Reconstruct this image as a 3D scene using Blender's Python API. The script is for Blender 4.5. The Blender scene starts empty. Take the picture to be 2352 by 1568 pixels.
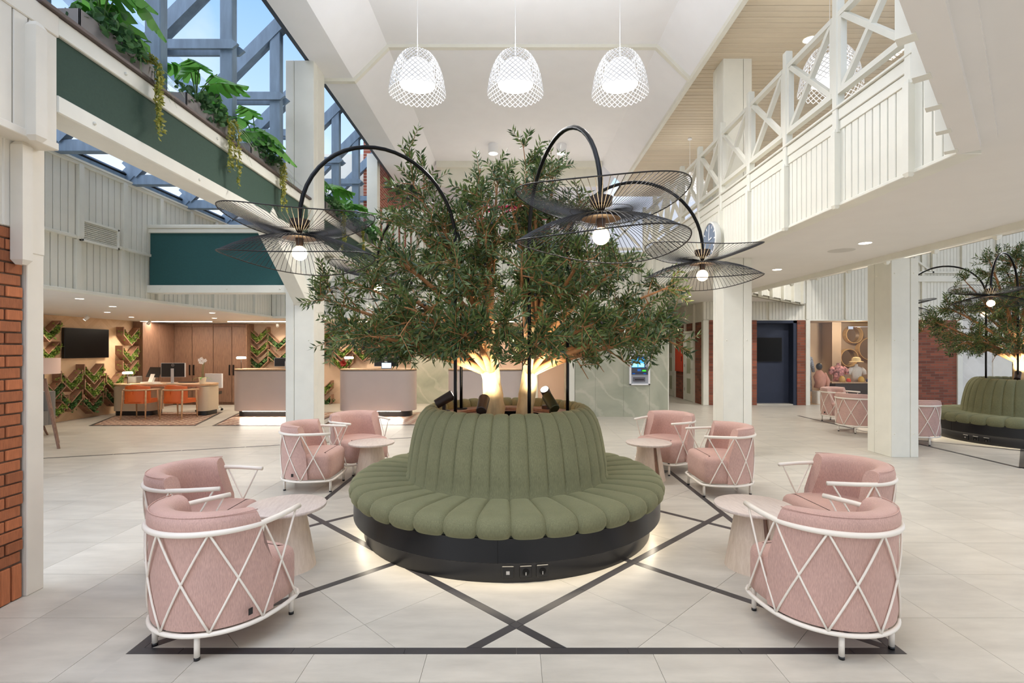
import bpy, math, random
from mathutils import Vector, Matrix

PI = math.pi
R = math.radians
random.seed(7)
SC = bpy.context.scene
COL = SC.collection

# ------------------------------------------------------------------ camera
CAM_H = 1.62
F_PX = 1184.0
cam_d = bpy.data.cameras.new('camera')
cam_d.sensor_width = 36.0
cam_d.sensor_fit = 'HORIZONTAL'
cam_d.lens = 36.0 * F_PX / 2352.0
cam_d.shift_x = -4.0 / 2352.0
cam_d.shift_y = 17.0 / 2352.0
cam_d.clip_start = 0.05
cam = bpy.data.objects.new('camera', cam_d)
COL.objects.link(cam)
cam.location = (0.0, 0.0, CAM_H)
cam.rotation_euler = (R(90), 0, 0)
SC.camera = cam

# ------------------------------------------------------------------ world / exposure
SC.view_settings.view_transform = 'Standard'
SC.view_settings.look = 'None'
SC.view_settings.gamma = 1.0
SC.view_settings.use_curve_mapping = False
SC.view_settings.exposure = EXPOSURE = 0.5
SC.cycles.use_denoising = True
SC.cycles.max_bounces = 8
SC.cycles.diffuse_bounces = 5
SC.cycles.glossy_bounces = 3
SC.cycles.transparent_max_bounces = 16
SC.cycles.sample_clamp_indirect = 6.0
SC.cycles.caustics_reflective = False
SC.cycles.caustics_refractive = False

W = bpy.data.worlds.new('sky')
SC.world = W
W.use_nodes = True
nt = W.node_tree
nt.nodes.clear()
def wn(t, **k):
    n = nt.nodes.new(t)
    for a, b in k.items():
        setattr(n, a, b)
    return n
w_out = wn('ShaderNodeOutputWorld')
w_bg = wn('ShaderNodeBackground')
w_tc = wn('ShaderNodeTexCoord')
w_sep = wn('ShaderNodeSeparateXYZ')
w_ramp = wn('ShaderNodeValToRGB')
els = w_ramp.color_ramp.elements
els[0].position = 0.0; els[0].color = (0.52, 0.51, 0.50, 1)
els[1].position = 1.0; els[1].color = (0.09, 0.24, 0.62, 1)
e = els.new(0.49); e.color = (0.58, 0.57, 0.56, 1)
e = els.new(0.52); e.color = (0.80, 0.86, 0.95, 1)
e = els.new(0.68); e.color = (0.46, 0.64, 0.92, 1)
e = els.new(0.80); e.color = (0.17, 0.38, 0.78, 1)
w_ma = wn('ShaderNodeMapRange')
w_ma.inputs[1].default_value = -1; w_ma.inputs[2].default_value = 1
w_noise = wn('ShaderNodeTexNoise')
w_noise.inputs['Scale'].default_value = 3.2
w_noise.inputs['Detail'].default_value = 6
w_cr = wn('ShaderNodeValToRGB')
w_cr.color_ramp.elements[0].position = 0.50; w_cr.color_ramp.elements[0].color = (0, 0, 0, 1)
w_cr.color_ramp.elements[1].position = 0.80; w_cr.color_ramp.elements[1].color = (1, 1, 1, 1)
w_mix = wn('ShaderNodeMixRGB')
w_mix.inputs[2].default_value = (0.86, 0.87, 0.92, 1)
L = nt.links.new
L(w_tc.outputs['Generated'], w_sep.inputs[0])
L(w_sep.outputs['Z'], w_ma.inputs[0])
L(w_ma.outputs[0], w_ramp.inputs[0])
L(w_tc.outputs['Generated'], w_noise.inputs['Vector'])
L(w_noise.outputs['Fac'], w_cr.inputs[0])
L(w_cr.outputs[0], w_mix.inputs[0])
L(w_ramp.outputs[0], w_mix.inputs[1])
L(w_mix.outputs[0], w_bg.inputs[0])
w_bg.inputs[1].default_value = WORLD_STRENGTH = 1.0
L(w_bg.outputs[0], w_out.inputs[0])

def sun():
    d = bpy.data.lights.new('sun', 'SUN')
    d.energy = 3.6; d.angle = R(100); d.color = (0.96, 0.98, 1.0)
    o = bpy.data.objects.new('sun', d); COL.objects.link(o)
    o.rotation_euler = (R(8), R(-22), 0)
    o.location = (-6, -2, 12)
sun()

# ------------------------------------------------------------------ helpers
def V(*a): return Vector(a)

class MB:
    """collects geometry, builds one mesh object"""
    def __init__(self):
        self.v = []; self.f = []; self.mi = []; self.cur = 0
    def add(self, verts, faces):
        b = len(self.v)
        self.v.extend([tuple(p) for p in verts])
        for f in faces:
            self.f.append(tuple(i + b for i in f)); self.mi.append(self.cur)
    def box(self, x0, x1, y0, y1, z0, z1):
        self.add([(x0,y0,z0),(x1,y0,z0),(x1,y1,z0),(x0,y1,z0),(x0,y0,z1),(x1,y0,z1),(x1,y1,z1),(x0,y1,z1)],
                 [(0,3,2,1),(4,5,6,7),(0,1,5,4),(1,2,6,5),(2,3,7,6),(3,0,4,7)])
        return self
    def cbox(self, x0, x1, y0, y1, z0, z1, c=0.004):
        """box with chamfered edges (24 verts)"""
        P = []
        for sx in (0, 1):
            for sy in (0, 1):
                for sz in (0, 1):
                    x = (x0, x1)[sx]; y = (y0, y1)[sy]; z = (z0, z1)[sz]
                    dx = c if sx == 0 else -c; dy = c if sy == 0 else -c; dz = c if sz == 0 else -c
                    P += [(x, y+dy, z+dz), (x+dx, y, z+dz), (x+dx, y+dy, z)]
        def i(sx, sy, sz, k): return ((sx*2+sy)*2+sz)*3+k
        F = []
        for s in (0, 1):
            q = [i(s,0,0,0), i(s,1,0,0), i(s,1,1,0), i(s,0,1,0)]; F.append(q if s else q[::-1])
            q = [i(0,s,0,1), i(1,s,0,1), i(1,s,1,1), i(0,s,1,1)]; F.append(q[::-1] if s else q)
            q = [i(0,0,s,2), i(1,0,s,2), i(1,1,s,2), i(0,1,s,2)]; F.append(q if s else q[::-1])
        for a in (0, 1):
            for b in (0, 1):
                q = [i(a,b,0,0), i(a,b,1,0), i(a,b,1,1), i(a,b,0,1)]; F.append(q if (a ^ b) else q[::-1])
                q = [i(a,0,b,0), i(a,0,b,2), i(a,1,b,2), i(a,1,b,0)]; F.append(q if (a ^ b) == 0 else q[::-1])
                q = [i(0,a,b,1), i(1,a,b,1), i(1,a,b,2), i(0,a,b,2)]; F.append(q if (a ^ b) else q[::-1])
        for sx in (0, 1):
            for sy in (0, 1):
                for sz in (0, 1):
                    q = [i(sx,sy,sz,0), i(sx,sy,sz,1), i(sx,sy,sz,2)]
                    F.append(q[::-1] if (sx ^ sy ^ sz) else q)
        self.add(P, F); return self
    def obox(self, c, ax, ay, az):
        """oriented box: centre + three half-extent vectors"""
        c = Vector(c); ax = Vector(ax); ay = Vector(ay); az = Vector(az)
        P = [c-ax-ay-az, c+ax-ay-az, c+ax+ay-az, c-ax+ay-az, c-ax-ay+az, c+ax-ay+az, c+ax+ay+az, c-ax+ay+az]
        self.add(P, [(0,3,2,1),(4,5,6,7),(0,1,5,4),(1,2,6,5),(2,3,7,6),(3,0,4,7)]); return self
    def bar(self, a, b, w, h, up=(0,0,1)):
        a = Vector(a); b = Vector(b); d = (b-a); l = d.length; d.normalize()
        up = Vector(up)
        s = d.cross(up)
        if s.length < 1e-4: s = d.cross(Vector((1,0,0)))
        s.normalize(); u = s.cross(d)
        return self.obox((a+b)/2, d*l/2, s*w/2, u*h/2)
    def prism(self, poly, z0, z1):
        n = len(poly)
        P = [(p[0], p[1], z0) for p in poly] + [(p[0], p[1], z1) for p in poly]
        F = [tuple(range(n))[::-1], tuple(range(n, 2*n))] + [(i, (i+1) % n, n+(i+1) % n, n+i) for i in range(n)]
        self.add(P, F); return self
    def extrude_y(self, prof, y0, y1, closed=True):
        """profile in (x,z) extruded along y"""
        n = len(prof)
        P = [(p[0], y0, p[1]) for p in prof] + [(p[0], y1, p[1]) for p in prof]
        F = [(i, (i+1) % n, n+(i+1) % n, n+i) for i in range(n if closed else n-1)]
        if closed: F += [tuple(range(n))[::-1], tuple(range(n, 2*n))]
        self.add(P, F); return self
    def lathe(self, prof, n=32, c=(0,0,0), a0=0.0, a1=2*PI, cap=False):
        full = abs(a1-a0-2*PI) < 1e-6
        m = n if full else n+1
        P = []
        for k in range(m):
            a = a0 + (a1-a0)*k/n
            ca, sa = math.cos(a), math.sin(a)
            for r, z in prof: P.append((c[0]+r*ca, c[1]+r*sa, c[2]+z))
        q = len(prof); F = []
        for k in range(n):
            k2 = (k+1) % m
            for j in range(q-1):
                F.append((k*q+j, k2*q+j, k2*q+j+1, k*q+j+1))
        if cap:
            F.append(tuple(k*q for k in range(m))[::-1]); F.append(tuple(k*q+q-1 for k in range(m)))
        self.add(P, F); return self
    def cyl(self, a, b, r, n=12, r2=None):
        return self.tube([a, b], [r, r if r2 is None else r2], n)
    def tube(self, pts, r, n=8, closed=False, caps=True):
        pts = [Vector(p) for p in pts]; m = len(pts)
        rs = r if isinstance(r, (list, tuple)) else [r]*m
        def tan(i):
            if closed: return (pts[(i+1) % m]-pts[(i-1) % m]).normalized()
            if i == 0: return (pts[1]-pts[0]).normalized()
            if i == m-1: return (pts[-1]-pts[-2]).normalized()
            return (pts[i+1]-pts[i-1]).normalized()
        t = tan(0); ref = Vector((0,0,1)) if abs(t.z) < 0.9 else Vector((1,0,0))
        nrm = (ref - t*ref.dot(t)).normalized(); P = []
        for i in range(m):
            t = tan(i)
            nrm = (nrm - t*nrm.dot(t))
            if nrm.length < 1e-6: nrm = t.orthogonal()
            nrm.normalize(); bn = t.cross(nrm)
            for k in range(n):
                a = 2*PI*k/n
                P.append(pts[i] + (nrm*math.cos(a)+bn*math.sin(a))*rs[i])
        F = []
        for i in range(m if closed else m-1):
            j = (i+1) % m
            for k in range(n):
                k2 = (k+1) % n
                F.append((i*n+k, i*n+k2, j*n+k2, j*n+k))
        if caps and not closed:
            F.append(tuple(range(n))[::-1]); F.append(tuple(range((m-1)*n, m*n)))
        self.add(P, F); return self
    def sphere(self, c, r, n=12, m=8, sz=1.0):
        prof = [(r*math.sin(PI*i/m), -r*sz*math.cos(PI*i/m)) for i in range(m+1)]
        prof[0] = (1e-5, -r*sz); prof[-1] = (1e-5, r*sz)
        return self.lathe(prof, n, c)
    def mesh(self, name, mat=None, smooth=False):
        me = bpy.data.meshes.new(name)
        me.from_pydata(self.v, [], self.f)
        mats = mat if isinstance(mat, (list, tuple)) else [mat]
        for m in mats:
            if m is not None: me.materials.append(m)
        if len(mats) > 1: me.polygons.foreach_set('material_index', self.mi)
        if smooth:
            me.polygons.foreach_set('use_smooth', [True]*len(me.polygons))
        me.validate(); me.update()
        return me
    def build(self, name, mat, parent=None, smooth=False, loc=None, auto=None):
        me = self.mesh(name, mat, smooth or auto is not None)
        o = bpy.data.objects.new(name, me); COL.objects.link(o)
        if parent is not None: o.parent = parent
        if loc is not None: o.location = loc
        if auto is not None: smooth_by_angle(me, auto)
        return o

def smooth_by_angle(me, deg):
    me.set_sharp_from_angle(angle=R(deg))

def inst(name, me, parent=None, loc=(0,0,0), rz=0.0, rot=None, scale=None):
    o = bpy.data.objects.new(name, me); COL.objects.link(o)
    if parent is not None: o.parent = parent
    o.location = loc
    o.rotation_euler = rot if rot is not None else (0, 0, rz)
    if scale is not None: o.scale = scale
    return o

def tag(o, label=None, cat=None, group=None, kind=None):
    if label: o['label'] = label
    if cat: o['category'] = cat
    if group: o['group'] = group
    if kind: o['kind'] = kind
    return o
def thing(name, label, cat, loc=(0,0,0), rz=0.0, group=None):
    o = bpy.data.objects.new(name, None); COL.objects.link(o)
    o.location = loc; o.rotation_euler = (0, 0, rz)
    o.empty_display_size = 0.1
    return tag(o, label, cat, group)
def structure(o, label=None):
    o['kind'] = 'structure'
    if label: o['label'] = label
    return o
def struct_empty(name, label=None):
    o = bpy.data.objects.new(name, None); COL.objects.link(o)
    return structure(o, label)
def copy_tree(o, parent=None):
    c = o.copy(); COL.objects.link(c); c.parent = parent
    for ch in o.children:
        if ch.name in COL.objects: copy_tree(ch, c)
    return c
def light(kind, loc, energy, color=(1,0.9,0.78), size=0.05, target=None, spot=None, blend=0.5, parent=None, sy=None):
    d = bpy.data.lights.new('lamp_light', kind)
    d.energy = energy; d.color = color
    if kind == 'AREA':
        d.size = size
        if sy: d.shape = 'RECTANGLE'; d.size_y = sy
    else: d.shadow_soft_size = size
    if kind == 'SPOT':
        d.spot_size = R(spot); d.spot_blend = blend
    o = bpy.data.objects.new('lamp_light', d); COL.objects.link(o)
    if parent is not None: o.parent = parent
    o.location = loc
    if target is not None:
        o.rotation_euler = (Vector(target)-Vector(loc)).to_track_quat('-Z', 'Y').to_euler()
    return o

# ------------------------------------------------------------------ materials
def s2l(c):
    return tuple(((x/255.0)/12.92 if x/255.0 <= 0.04045 else ((x/255.0+0.055)/1.055)**2.4) for x in c)
MATS = {}
def mat(name, rgb, rough=0.5, metal=0.0, var=0.0, scale=8.0, bump=0.0, bscale=None, spec=0.5, sheen=0.0,
        emit=None, estr=0.0, rnd=0.0, stretch=None, coat=0.0, trans=0.0, detail=3.0, obj_coord=True, island=0.0):
    """principled with optional noise colour variation, bump, per-object and per-island variation; rgb is sRGB 0-255"""
    m = bpy.data.materials.new(name); m.use_nodes = True; MATS[name] = m
    t = m.node_tree; n = t.nodes; b = n['Principled BSDF']
    c = s2l(rgb)
    b.inputs['Base Color'].default_value = (*c, 1)
    b.inputs['Roughness'].default_value = rough
    b.inputs['Metallic'].default_value = metal
    b.inputs['Specular IOR Level'].default_value = spec
    if sheen:
        b.inputs['Sheen Weight'].default_value = sheen; b.inputs['Sheen Roughness'].default_value = 0.5
        b.inputs['Sheen Tint'].default_value = (*[min(1, x*2.2+0.05) for x in c], 1)
    if coat: b.inputs['Coat Weight'].default_value = coat
    if trans:
        b.inputs['Subsurface Weight'].default_value = 0.0
    if emit is not None:
        b.inputs['Emission Color'].default_value = (*s2l(emit), 1); b.inputs['Emission Strength'].default_value = estr
    col = None
    lk = t.links.new
    tc = None
    if var or bump:
        tc = n.new('ShaderNodeTexCoord'); mp = n.new('ShaderNodeMapping')
        lk(tc.outputs['Object'], mp.inputs[0])
        if stretch: mp.inputs['Scale'].default_value = stretch
    if var:
        nz = n.new('ShaderNodeTexNoise'); nz.inputs['Scale'].default_value = scale; nz.inputs['Detail'].default_value = detail
        lk(mp.outputs[0], nz.inputs['Vector'])
        mx = n.new('ShaderNodeMixRGB'); mx.inputs[1].default_value = (*[max(0, x*(1-var)) for x in c], 1)
        mx.inputs[2].default_value = (*[min(1, x*(1+var)) for x in c], 1)
        rp = n.new('ShaderNodeMapRange'); rp.inputs[1].default_value = 0.3; rp.inputs[2].default_value = 0.7
        lk(nz.outputs['Fac'], rp.inputs[0]); lk(rp.outputs[0], mx.inputs[0])
        col = mx.outputs[0]
    if rnd or island:
        hv = n.new('ShaderNodeHueSaturation')
        if col is not None: lk(col, hv.inputs['Color'])
        else: hv.inputs['Color'].default_value = (*c, 1)
        mr = n.new('ShaderNodeMapRange')
        k = rnd or island
        mr.inputs[3].default_value = 1-k; mr.inputs[4].default_value = 1+k
        if rnd:
            oi = n.new('ShaderNodeObjectInfo'); lk(oi.outputs['Random'], mr.inputs[0])
        else:
            g = n.new('ShaderNodeNewGeometry'); lk(g.outputs['Random Per Island'], mr.inputs[0])
        lk(mr.outputs[0], hv.inputs['Value'])
        col = hv.outputs[0]
    if col is not None: lk(col, b.inputs['Base Color'])
    if bump:
        nb = n.new('ShaderNodeTexNoise'); nb.inputs['Scale'].default_value = bscale or scale*4; nb.inputs['Detail'].default_value = 4
        lk(mp.outputs[0], nb.inputs['Vector'])
        bp = n.new('ShaderNodeBump'); bp.inputs['Strength'].default_value = bump; bp.inputs['Distance'].default_value = 0.01
        lk(nb.outputs['Fac'], bp.inputs['Height']); lk(bp.outputs[0], b.inputs['Normal'])
    return m

def emat(name, rgb, strength):
    m = bpy.data.materials.new(name); m.use_nodes = True; n = m.node_tree.nodes
    n.clear(); o = n.new('ShaderNodeOutputMaterial'); e = n.new('ShaderNodeEmission')
    e.inputs[0].default_value = (*s2l(rgb), 1); e.inputs[1].default_value = strength
    m.node_tree.links.new(e.outputs[0], o.inputs[0]); MATS[name] = m
    return m

def glass_mat(name, tint=(1,1,1), refl=0.06):
    m = bpy.data.materials.new(name); m.use_nodes = True; n = m.node_tree.nodes; n.clear()
    o = n.new('ShaderNodeOutputMaterial'); mx = n.new('ShaderNodeMixShader')
    tr = n.new('ShaderNodeBsdfTransparent'); gl = n.new('ShaderNodeBsdfGlossy')
    tr.inputs[0].default_value = (*tint, 1); gl.inputs['Roughness'].default_value = 0.02
    lw = n.new('ShaderNodeLayerWeight'); lw.inputs[0].default_value = .5
    k = m.node_tree.links.new
    pw = n.new('ShaderNodeMath'); pw.operation = 'POWER'; pw.inputs[1].default_value = 4.0; k(lw.outputs['Facing'], pw.inputs[0])
    ma = n.new('ShaderNodeMath'); ma.operation = 'MULTIPLY_ADD'; ma.inputs[1].default_value = .35; ma.inputs[2].default_value = .02; k(pw.outputs[0], ma.inputs[0])
    k(ma.outputs[0], mx.inputs[0]); k(tr.outputs[0], mx.inputs[1]); k(gl.outputs[0], mx.inputs[2]); k(mx.outputs[0], o.inputs[0])
    MATS[name] = m
    return m

def brick_mat(name, c1, c2, mortar, axis='X', bw=0.25, bh=0.075, bump=0.6):
    """brick pattern in object space; axis = direction of the courses"""
    m = bpy.data.materials.new(name); m.use_nodes = True; t = m.node_tree; n = t.nodes; b = n['Principled BSDF']; lk = t.links.new
    tc = n.new('ShaderNodeTexCoord'); sp = n.new('ShaderNodeSeparateXYZ'); cb = n.new('ShaderNodeCombineXYZ')
    lk(tc.outputs['Object'], sp.inputs[0]); lk(sp.outputs[axis], cb.inputs[0]); lk(sp.outputs['Z'], cb.inputs[1])
    br = n.new('ShaderNodeTexBrick')
    br.inputs['Color1'].default_value = (*s2l(c1), 1); br.inputs['Color2'].default_value = (*s2l(c2), 1)
    br.inputs['Mortar'].default_value = (*s2l(mortar), 1)
    br.inputs['Scale'].default_value = 1.0; br.inputs['Mortar Size'].default_value = 0.006
    br.inputs['Brick Width'].default_value = bw; br.inputs['Row Height'].default_value = bh
    br.inputs['Bias'].default_value = -0.1
    lk(cb.outputs[0], br.inputs['Vector']); lk(br.outputs['Color'], b.inputs['Base Color'])
    bp = n.new('ShaderNodeBump'); bp.inputs['Strength'].default_value = bump; bp.inputs['Distance'].default_value = 0.01; bp.invert = True
    lk(br.outputs['Fac'], bp.inputs['Height']); lk(bp.outputs[0], b.inputs['Normal'])
    b.inputs['Roughness'].default_value = 0.85
    MATS[name] = m
    return m

def wood_mat(name, rgb, dark, axis_scale=(1, 1, 12), rough=0.45, scale=1.6, rnd=0.06, mixf=0.5):
    m = bpy.data.materials.new(name); m.use_nodes = True; t = m.node_tree; n = t.nodes; b = n['Principled BSDF']; lk = t.links.new
    tc = n.new('ShaderNodeTexCoord'); mp = n.new('ShaderNodeMapping'); mp.inputs['Scale'].default_value = axis_scale
    lk(tc.outputs['Object'], mp.inputs[0])
    nz = n.new('ShaderNodeTexNoise'); nz.inputs['Scale'].default_value = scale*4; nz.inputs['Detail'].default_value = 8
    nz.inputs['Roughness'].default_value = 0.65; nz.inputs['Distortion'].default_value = 0.6
    lk(mp.outputs[0], nz.inputs['Vector'])
    rp = n.new('ShaderNodeValToRGB')
    rp.color_ramp.elements[0].position = 0.35; rp.color_ramp.elements[0].color = (*s2l(dark), 1)
    rp.color_ramp.elements[1].position = 0.65; rp.color_ramp.elements[1].color = (*s2l(rgb), 1)
    lk(nz.outputs['Fac'], rp.inputs[0])
    hv = n.new('ShaderNodeHueSaturation'); oi = n.new('ShaderNodeObjectInfo'); mr = n.new('ShaderNodeMapRange')
    mr.inputs[3].default_value = 1-rnd; mr.inputs[4].default_value = 1+rnd
    lk(oi.outputs['Random'], mr.inputs[0]); lk(mr.outputs[0], hv.inputs['Value']); lk(rp.outputs[0], hv.inputs['Color'])
    lk(hv.outputs[0], b.inputs['Base Color']); b.inputs['Roughness'].default_value = rough
    MATS[name] = m
    return m

def marble_mat(name, base, vein, light_c, scale=0.9):
    m = bpy.data.materials.new(name); m.use_nodes = True; t = m.node_tree; n = t.nodes; b = n['Principled BSDF']; lk = t.links.new
    tc = n.new('ShaderNodeTexCoord'); mp = n.new('ShaderNodeMapping'); mp.inputs['Rotation'].default_value = (0.3, 0.7, 0.5)
    lk(tc.outputs['Object'], mp.inputs[0])
    n1 = n.new('ShaderNodeTexNoise'); n1.inputs['Scale'].default_value = scale; n1.inputs['Detail'].default_value = 8; n1.inputs['Distortion'].default_value = 1.5
    wv = n.new('ShaderNodeTexWave'); wv.inputs['Scale'].default_value = scale*1.1; wv.inputs['Distortion'].default_value = 9; wv.inputs['Detail'].default_value = 5
    wv.inputs['Detail Scale'].default_value = 1.4
    lk(mp.outputs[0], n1.inputs['Vector']); lk(mp.outputs[0], wv.inputs['Vector'])
    r1 = n.new('ShaderNodeValToRGB'); r1.color_ramp.elements[0].color = (*s2l(base), 1); r1.color_ramp.elements[1].color = (*s2l(light_c), 1)
    r1.color_ramp.elements[0].position = 0.35; r1.color_ramp.elements[1].position = 0.68
    lk(n1.outputs['Fac'], r1.inputs[0])
    r2 = n.new('ShaderNodeValToRGB'); r2.color_ramp.elements[0].position = 0.90; r2.color_ramp.elements[0].color = (0,0,0,1)
    r2.color_ramp.elements[1].position = 1.0; r2.color_ramp.elements[1].color = (0.22,0.22,0.22,1)
    lk(wv.outputs['Fac'], r2.inputs[0])
    mx = n.new('ShaderNodeMixRGB'); mx.inputs[2].default_value = (*s2l(vein), 1)
    lk(r2.outputs[0], mx.inputs[0]); lk(r1.outputs[0], mx.inputs[1]); lk(mx.outputs[0], b.inputs['Base Color'])
    b.inputs['Roughness'].default_value = 0.25
    MATS[name] = m
    return m

def leaf_mat(name, rgb, rgb2, rough=0.45, transl=0.25):
    m = bpy.data.materials.new(name); m.use_nodes = True; t = m.node_tree; n = t.nodes; b = n['Principled BSDF']; lk = t.links.new
    g = n.new('ShaderNodeNewGeometry'); mx = n.new('ShaderNodeMixRGB')
    mx.inputs[1].default_value = (*s2l(rgb), 1); mx.inputs[2].default_value = (*s2l(rgb2), 1)
    lk(g.outputs['Random Per Island'], mx.inputs[0]); lk(mx.outputs[0], b.inputs['Base Color'])
    b.inputs['Roughness'].default_value = rough
    tr = n.new('ShaderNodeBsdfTranslucent'); ms = n.new('ShaderNodeMixShader'); ms.inputs[0].default_value = transl
    lk(mx.outputs[0], tr.inputs[0]); lk(b.outputs[0], ms.inputs[1]); lk(tr.outputs[0], ms.inputs[2])
    lk(ms.outputs[0], n['Material Output'].inputs[0])
    MATS[name] = m
    return m

def tile_mat(name, rgb, var=0.10, rough=0.34):
    """stone-look floor tile: cloudy, streaked along one axis, small per-tile shift"""
    m = bpy.data.materials.new(name); m.use_nodes = True; t = m.node_tree; n = t.nodes; b = n['Principled BSDF']; lk = t.links.new
    c = s2l(rgb)
    g = n.new('ShaderNodeNewGeometry'); mp = n.new('ShaderNodeMapping'); mp.inputs['Scale'].default_value = (0.9, 3.2, 1)
    lk(g.outputs['Position'], mp.inputs[0])
    oi = n.new('ShaderNodeObjectInfo')
    ad = n.new('ShaderNodeVectorMath'); ad.operation = 'ADD'
    sc = n.new('ShaderNodeVectorMath'); sc.operation = 'SCALE'; sc.inputs['Scale'].default_value = 13.0
    cb = n.new('ShaderNodeCombineXYZ'); lk(oi.outputs['Random'], cb.inputs[0]); lk(oi.outputs['Random'], cb.inputs[1])
    lk(cb.outputs[0], sc.inputs[0]); lk(mp.outputs[0], ad.inputs[0]); lk(sc.outputs[0], ad.inputs[1])
    nz = n.new('ShaderNodeTexNoise'); nz.inputs['Scale'].default_value = 2.2; nz.inputs['Detail'].default_value = 8; nz.inputs['Roughness'].default_value = 0.6
    lk(ad.outputs[0], nz.inputs['Vector'])
    mr = n.new('ShaderNodeMapRange'); mr.inputs[1].default_value = 0.3; mr.inputs[2].default_value = 0.7
    lk(nz.outputs['Fac'], mr.inputs[0])
    mx = n.new('ShaderNodeMixRGB')
    mx.inputs[1].default_value = (*[x*(1-var) for x in c], 1); mx.inputs[2].default_value = (*[min(1, x*(1+var)) for x in c], 1)
    lk(mr.outputs[0], mx.inputs[0])
    hv = n.new('ShaderNodeHueSaturation'); m2 = n.new('ShaderNodeMapRange'); m2.inputs[3].default_value = 0.95; m2.inputs[4].default_value = 1.05
    lk(oi.outputs['Random'], m2.inputs[0]); lk(m2.outputs[0], hv.inputs['Value']); lk(mx.outputs[0], hv.inputs['Color'])
    lk(hv.outputs[0], b.inputs['Base Color'])
    rr = n.new('ShaderNodeMapRange'); rr.inputs[3].default_value = rough-0.06; rr.inputs[4].default_value = rough+0.10
    lk(nz.outputs['Fac'], rr.inputs[0]); lk(rr.outputs[0], b.inputs['Roughness'])
    MATS[name] = m
    return m

M_CREAM = mat('cream_paint', (223, 221, 209), 0.45, var=0.03, scale=5, rnd=0.02)
M_CREAMW = mat('warm_cream_paint', (222, 216, 203), 0.5, var=0.03, scale=5)
M_GROOVE = mat('groove_shadow_paint', (150, 144, 126), 0.8)
M_WHITE = mat('white_plaster', (236, 236, 238), 0.75, var=0.015, scale=3)
M_SOFFIT = mat('soffit_plaster', (226, 222, 216), 0.7, var=0.015, scale=3)
M_GREENP = mat('green_fabric_panel', (54, 76, 64), 0.85, var=0.06, scale=60, bump=0.1, bscale=300)
M_TEALP = mat('teal_fabric_panel', (36, 80, 80), 0.85, var=0.06, scale=60, bump=0.1, bscale=300)
M_LEDGE = mat('dark_bronze_ledge', (96, 84, 80), 0.5, metal=0.3, var=0.08, scale=6)
M_BLUEWOOD = mat('blue_grey_stained_timber', (112, 132, 152), 0.6, var=0.16, scale=5, stretch=(3, 3, 0.6), bump=0.15, bscale=40)
M_DARKBLUE = mat('dark_slate_timber', (58, 66, 76), 0.6, var=0.15, scale=5)
M_BLACK = mat('black_metal', (16, 16, 17), 0.35, metal=0.6)
M_BLACKW = mat('black_lacquer', (20, 20, 22), 0.3, var=0.05, scale=3)
M_BROWNM = mat('dark_bronze_metal', (48, 36, 31), 0.45, metal=0.3)
M_SLAT = mat('beige_ceiling_board', (204, 190, 166), 0.6, var=0.05, scale=4, stretch=(0.4, 4, 4), rnd=0.04)
M_DARKGAP = mat('dark_gap', (40, 36, 30), 0.9)
M_TILE = tile_mat('stone_floor_tile', (194, 188, 176), .13)
M_DARKTILE = tile_mat('dark_inlay_tile', (62, 60, 62), var=0.25, rough=0.3)
M_GROUT = mat('pale_grout', (184, 178, 166), 0.8)
M_GLASS = glass_mat('clear_glass')
M_BRICKN = mat('red_brick', (172, 104, 66), 0.85, var=0.16, scale=14, stretch=(10, 10, 0.7), bump=0.5, bscale=60, rnd=0.28)
M_MORTAR = mat('brown_mortar', (112, 92, 78), 0.95, var=0.12, scale=30, bump=0.4)
M_CHROME = mat('chrome', (205, 205, 208), 0.18, metal=1.0)
M_SCREEN = mat('black_screen', (7, 7, 8), 0.3, spec=.2)
# ================================================================== LARGE STRUCTURE
def boards_x(parent, X, sgn, y0, y1, z0, z1, bw=0.095, th=0.018, m=None, gap=0.009, name='board'):
    """vertical boards on a plane x = X, facing sgn, each its own object"""
    n = max(1, round((y1-y0)/bw)); w = (y1-y0)/n
    xa, xb = sorted((X, X+sgn*th))
    me = MB().cbox(xa, xb, gap/2, w-gap/2, z0, z1, 0.004).mesh(name, m or M_CREAM)
    for i in range(n): inst(name, me, parent, (0, y0+i*w, 0))
def boards_y(parent, Y, x0, x1, z0, z1, bw=0.095, th=0.018, m=None, gap=0.006, name='board'):
    """vertical boards facing -y"""
    n = max(1, round((x1-x0)/bw)); w = (x1-x0)/n
    me = MB().cbox(gap/2, w-gap/2, Y-th, Y, z0, z1, 0.004).mesh(name, m or M_CREAM)
    for i in range(n): inst(name, me, parent, (x0+i*w, 0, 0))
def boards_joined(p0, p1, z0, z1, bw=0.095, th=0.018, gap=0.008):
    """far boards, joined: a strip between two plan points, boards proud on the left-hand side of p0->p1"""
    a = Vector((*p0, 0)); b = Vector((*p1, 0)); d = b-a; n = max(1, round(d.length/bw)); l = d.length/n; d.normalize()
    nn = Vector((d.y, -d.x, 0)); mb = MB()
    for i in range(n):
        c = a+d*(l*(i+0.5))+nn*(th/2); c.z = (z0+z1)/2
        mb.obox(c, d*(l-gap)/2, nn*th/2, (0, 0, (z1-z0)/2))
    return mb
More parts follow.
